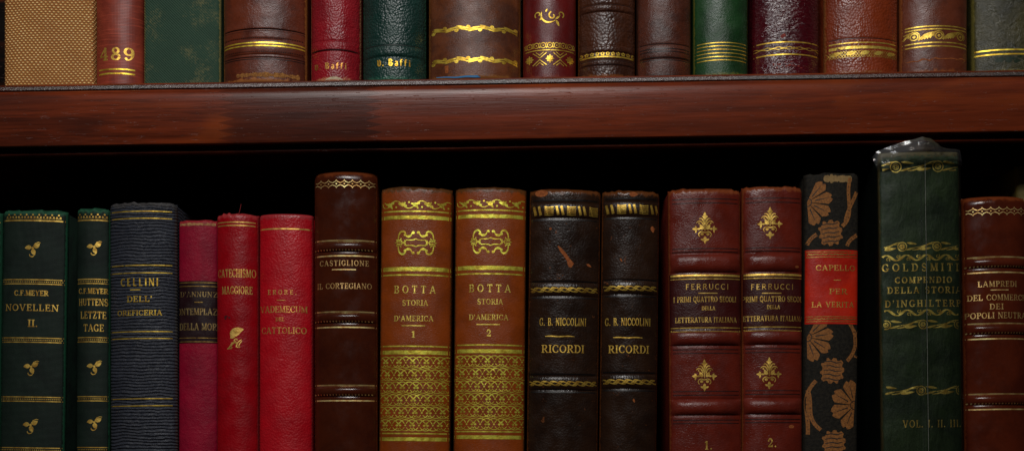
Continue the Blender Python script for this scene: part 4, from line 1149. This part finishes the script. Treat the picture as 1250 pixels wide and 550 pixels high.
# old green book in a clear wrapper
GOLD_S = leather('olive_green_old', lin(45, 61, 34), lin(22, 36, 21), 'fine', 12, .0004, .5, rubc=lin(72, 64, 34), seed=42, wear=lin(70, 76, 48), wear_at=.66, mott=.9)
GS_SIDE = leather('dark_green_boards', lin(14, 26, 20), lin(8, 15, 12), 'fine', 14, .0003, .5, seed=43)
B = Book('tall old green book in a crumpled clear plastic wrapper, faded gold title', (1072, 1077), (1171.5, 1175.5), 185, 'low', b=5, k=.8, cr=3, crd=2, depth=330, lump=.8, ye=-4)
w_ = B.w * .97
B.wave(203, ring_scroll(w_, 51, 6.4, .42)); B.wave(300.5, ring_scroll(w_ * .97, 42, 5.2, .45)); B.wave(395.5, ring_scroll(w_ * .97, 44, 5.2, .02)); B.wave(476, ring_scroll(w_ * .95, 49, 5.4, -.05))
B.wave(314, ribbon_curls(w_)); B.wave(381, ribbon_curls(w_ * .94))
B.text('GOLDSMITH', 1076.5, 1174.5, 330.5, 9.4, track=.5, T=.19, t=.1)
B.text('COMPENDIO', 1092.5, 1162, 345, 7.6, track=.32, T=.22, t=.12)
B.text('DELLA STORIA', 1083, 1173, 357.5, 8, track=.28, T=.2, t=.11)
B.text("D'INGHILTERRA", 1080, 1183, 374, 8.4, track=.32, T=.19, t=.1)
B.text('VOL. I. II. III.', 1102, 1173, 521, 9, track=.2, T=.16, t=.09)
B.build(GOLD_S, GS_SIDE, gilt=gold('gold_scrolls_old', wear=.36, bright=1.15, seed=42, hue=(.78, .6, .14)), letter=gold('gold_old_title', wear=.36, bright=1.15, seed=43, hue=(.78, .58, .14)))
def wrapper(B):
    """thin clear film round spine and boards, gathered into folds over the top"""
    N = NT('clear_plastic_film'); uv = N.uv(); h = N.math('ADD', N.math('MULTIPLY', N.noise(N.uv(scale=(3, 1, 1)), 5, 5, .6, 1.5), 1.2), N.math('MULTIPLY', N.voro(N.uv(scale=(1, .6, 1)), 5), .8))
    nrm = N.bump(h, .00022)
    fr = N.n('ShaderNodeFresnel'); fr.inputs['IOR'].default_value = 1.5; N.l(nrm, fr.inputs['Normal'])
    gl = N.n('ShaderNodeBsdfGlossy'); gl.inputs['Roughness'].default_value = .1; gl.inputs['Color'].default_value = (.9, .9, .9, 1); N.l(nrm, gl.inputs['Normal'])
    df = N.n('ShaderNodeBsdfDiffuse'); df.inputs['Color'].default_value = (.75, .75, .78, 1)
    tr = N.n('ShaderNodeBsdfTransparent'); tr.inputs['Color'].default_value = (.98, .985, .98, 1)
    m1 = N.n('ShaderNodeMixShader'); N.set(m1.inputs[0], N.math('ADD', N.math('MULTIPLY', N.attr('haze'), .06), .002)); N.l(tr.outputs[0], m1.inputs[1]); N.l(df.outputs[0], m1.inputs[2])
    m2 = N.n('ShaderNodeMixShader'); N.set(m2.inputs[0], N.math('MULTIPLY', fr.outputs[0], .78, True)); N.l(m1.outputs[0], m2.inputs[1]); N.l(gl.outputs[0], m2.inputs[2])
    mat = N.done(m2.outputs[0])
    w, H = B.w, B.H; V, F, U, Hz = [], [], [], []
    xs = [-1, -.93, -.8, -.65, -.5, -.35, -.2, -.06, -.01, .0, .01, .06, .2, .35, .5, .65, .8, .93, 1]
    ring_ = [(-w - 1.6, 190)] + [(-w - 1.6, 90), (-w - 1.7, 40), (-w - 1.5, 14)] + [(x * (w + 1.2), None) for x in xs] + [(w + 1.4, 14), (w + 1.5, 40), (w + 1.5, 90), (w + 1.5, 190)]
    zs = [2 + (H - 14) * j / 46 for j in range(47)]
    n = len(ring_)
    for j, z in enumerate(zs):
        for i, (x, y) in enumerate(ring_):
            wv = 1.1 * noise.noise((x * .04, z * .02, 5)) + .6 * noise.noise((x * .12, z * .05, 9))
            if y is None:
                yy = B.ys(max(-w, min(w, x * .97)), z) - 1.5 - abs(wv) - (1.0 if abs(x) < .5 else 0); V.append((x, yy, z))
            else: V.append((x + math.copysign(abs(wv) * .6, x), y + B.b, z))
            U.append((i * .12, z / 100)); Hz.append(.12 if abs(x) < 1.3 and y is None else 0)
    # the gathered top: loose film pinched into a peak in front of the head, then folded back over it
    T_ = [(1065, 192, 2), (1070, 185, 0), (1095, 176, -3), (1124, 168.5, -4), (1136, 171, -3), (1149, 181, 0), (1172, 183, 1)]
    M_ = [(1067, 199, -1), (1079, 191, -4), (1102, 187, -8), (1127, 184, -10), (1141, 187, -8), (1156, 188, -5), (1173, 191, -1)]
    L_ = [(1070, 208, -1.5), (1084, 207, -2.5), (1101, 200, -5), (1112, 195, -7), (1131, 201, -5), (1150, 197, -4), (1174, 203, -1.5)]
    def row(R1, R2, k, bow):
        out = []
        for p, q in zip(R1, R2): out.append(tuple(p[i] + (q[i] - p[i]) * k + (bow if i == 2 else 0) for i in range(3)))
        return out
    CR = 22; n2 = CR + 1; base = len(V); G = []
    rows = [row(L_, M_, k / 3, 0) for k in range(3)] + [row(M_, T_, k / 3, 0) for k in range(4)]
    for r, rw in enumerate(rows):
        for c in range(n2):
            t = c / CR * 6; i = min(5, int(t)); f_ = t - i
            px_, py_, d_ = (rw[i][j] + (rw[i + 1][j] - rw[i][j]) * f_ for j in range(3))
            x, z = B.loc(px_, py_)
            cr = 2.6 * abs(noise.noise((x * .09 + z * .05, z * .16, 3))) + 1.8 * noise.noise((x * .22, z * .3 + x * .1, 8))
            xx = max(-w, min(w, x)); V.append((x, B.ys(xx, min(z, H - 6)) - 1.6 + d_ - cr * (1.2 if 0 < r else .3), z + cr * .3))
            U.append((x / 100, z / 100)); Hz.append((1.0 if 1068 < px_ < 1126 and r > 2 else .3) * (.2 if r < 2 else 1))
    for dy, dz in ((22, -4), (70, -8)):
        for c in range(n2):
            bx = V[base + 6 * n2 + c]; x = bx[0] * (1 - dy * .0006)
            V.append((x, B.b + dy, min(bx[2] + dz * .4, H + 3 + .1 * max(0, bx[2] - H)) + 1.2 * noise.noise((x * .1, dy, 2)))); U.append((x / 100, H / 100 + dy / 100)); Hz.append(.5)
    for j in range(len(zs) - 1):
        for i in range(n - 1):
            a = j * n + i; F.append((a, a + 1, a + n + 1, a + n))
    for j in range(len(rows) + 1):
        for i in range(CR):
            a = base + j * n2 + i; F.append((a, a + 1, a + n2 + 1, a + n2))
    o = link('plastic_wrapper', V, F, mat, B.root, True, U, 40)
    for p in o.data.polygons: p.use_smooth = p.index < 46 * (n - 1)
    at = o.data.attributes.new('haze', 'FLOAT', 'POINT')
    for i, v in enumerate(Hz): at.data[i].value = v
    # the welded seam of the film, a hair-thin pale ridge down the spine
    x0 = B.loc(1129, 300)[0]; SV, SF = [], []
    for j, z in enumerate(zs):
        y = B.ys(x0, z) - 4.2
        SV += [(x0 - .4, y, z), (x0 + .4, y, z), (x0, y - .8, z)]
    for j in range(len(zs) - 1):
        a = j * 3
        for q in range(3): SF.append((a + q, a + (q + 1) % 3, a + (q + 1) % 3 + 3, a + q + 3))
    link('seam', SV, SF, plain('film_seam', lin(120, 122, 112), .4, fade=.4), o, True, [(v[0] / 100, v[2] / 100) for v in SV])
wrapper(B)

cb = [(320.5, 6, 3.4), (401.5, 6, 3.4), (487.5, 6, 3.4)]
B = Book('polished chocolate leather book lettered Del Commercio, beside the plastic-wrapped green book', (1175.5, 1177), (1252, 1256), 238, 'low', b=15, k=.84, cr=11, crd=9, bands=cb)
B.wave(257, lozenge(B.w * .97))
for py in (320.5, 401.5, 487.5): ridge(B, py)
B.text('LAMPREDI', 1193.5, 1241, 349.5, 7, track=.18, T=.18, t=.09); B.line(353.4, 1.1, a=-.28, b=.28)
B.text('DEL COMMERCIO', 1180, 1254, 366, 7.2, track=.12, T=.17, t=.09); B.text('DEI', 1208, 1225, 377, 7, track=.16, T=.18, t=.09); B.text('POPOLI NEUTRALI', 1177, 1258, 388, 7.4, track=.12, T=.18, t=.09)
B.build(leather('polished_chocolate_red', lin(80, 30, 15), lin(54, 19, 10), 'smooth', 40, .0001, .2, rubc=lin(104, 48, 22), seed=46, mott=.7), gilt=G_CAST, letter=gold('gold_lampredi', wear=.36, bright=1.0, seed=46, hue=(.85, .58, .22)))

B = Book('pale olive book set back in shade at the right end of the lower shelf', (1241, 1243), (1318, 1320), 200, 'low', b=6, k=.8, ye=62, cr=3, crd=2, depth=290)
B.build(cloth('olive_buckram', lin(104, 90, 40), lin(78, 66, 30), 'weave', 10, seed=47))

# ------------------------------------------------------------------ camera, light
cam = bpy.data.cameras.new('camera'); co = bpy.data.objects.new('camera', cam); col.objects.link(co)
co.matrix_world = Matrix.Translation((0, -D * S, 0)) @ Matrix.Rotation(R(90), 4, 'X') @ Matrix.Rotation(-TH, 4, 'Z')
cam.sensor_width = 36; cam.lens = 36 * D / 1250; cam.shift_y = (PY - 275) / 1250
cam.clip_start = .01; cam.clip_end = 20
sc.camera = co

def area(name, loc, target, sx, sy, energy, color):
    l = bpy.data.lights.new(name, 'AREA'); l.shape = 'RECTANGLE'; l.size = sx; l.size_y = sy; l.energy = energy; l.color = color
    o = bpy.data.objects.new(name, l); col.objects.link(o); o.location = loc
    o.rotation_euler = (Vector(target) - Vector(loc)).to_track_quat('-Z', 'Y').to_euler()
    return o
area('window_light', (-.06, -.66, .62), (-.02, 0, .12), .30, .17, 4.1, (.97, .985, 1.0))
area('warm_fill', (-.10, -1.5, 1.35), (-.02, 0, .1), .3, .3, 5.0, (1.0, .84, .64))  # added warm fill for the spines, not a lamp of the room
wd = bpy.data.worlds.new('World'); sc.world = wd; wd.use_nodes = True
wd.node_tree.nodes['Background'].inputs[0].default_value = (.5, .55, .62, 1); wd.node_tree.nodes['Background'].inputs[1].default_value = .004
sc.view_settings.view_transform = 'Standard'; sc.view_settings.look = 'None'; sc.view_settings.exposure = 0.0; sc.view_settings.gamma = 1.0
sc.render.film_transparent = False
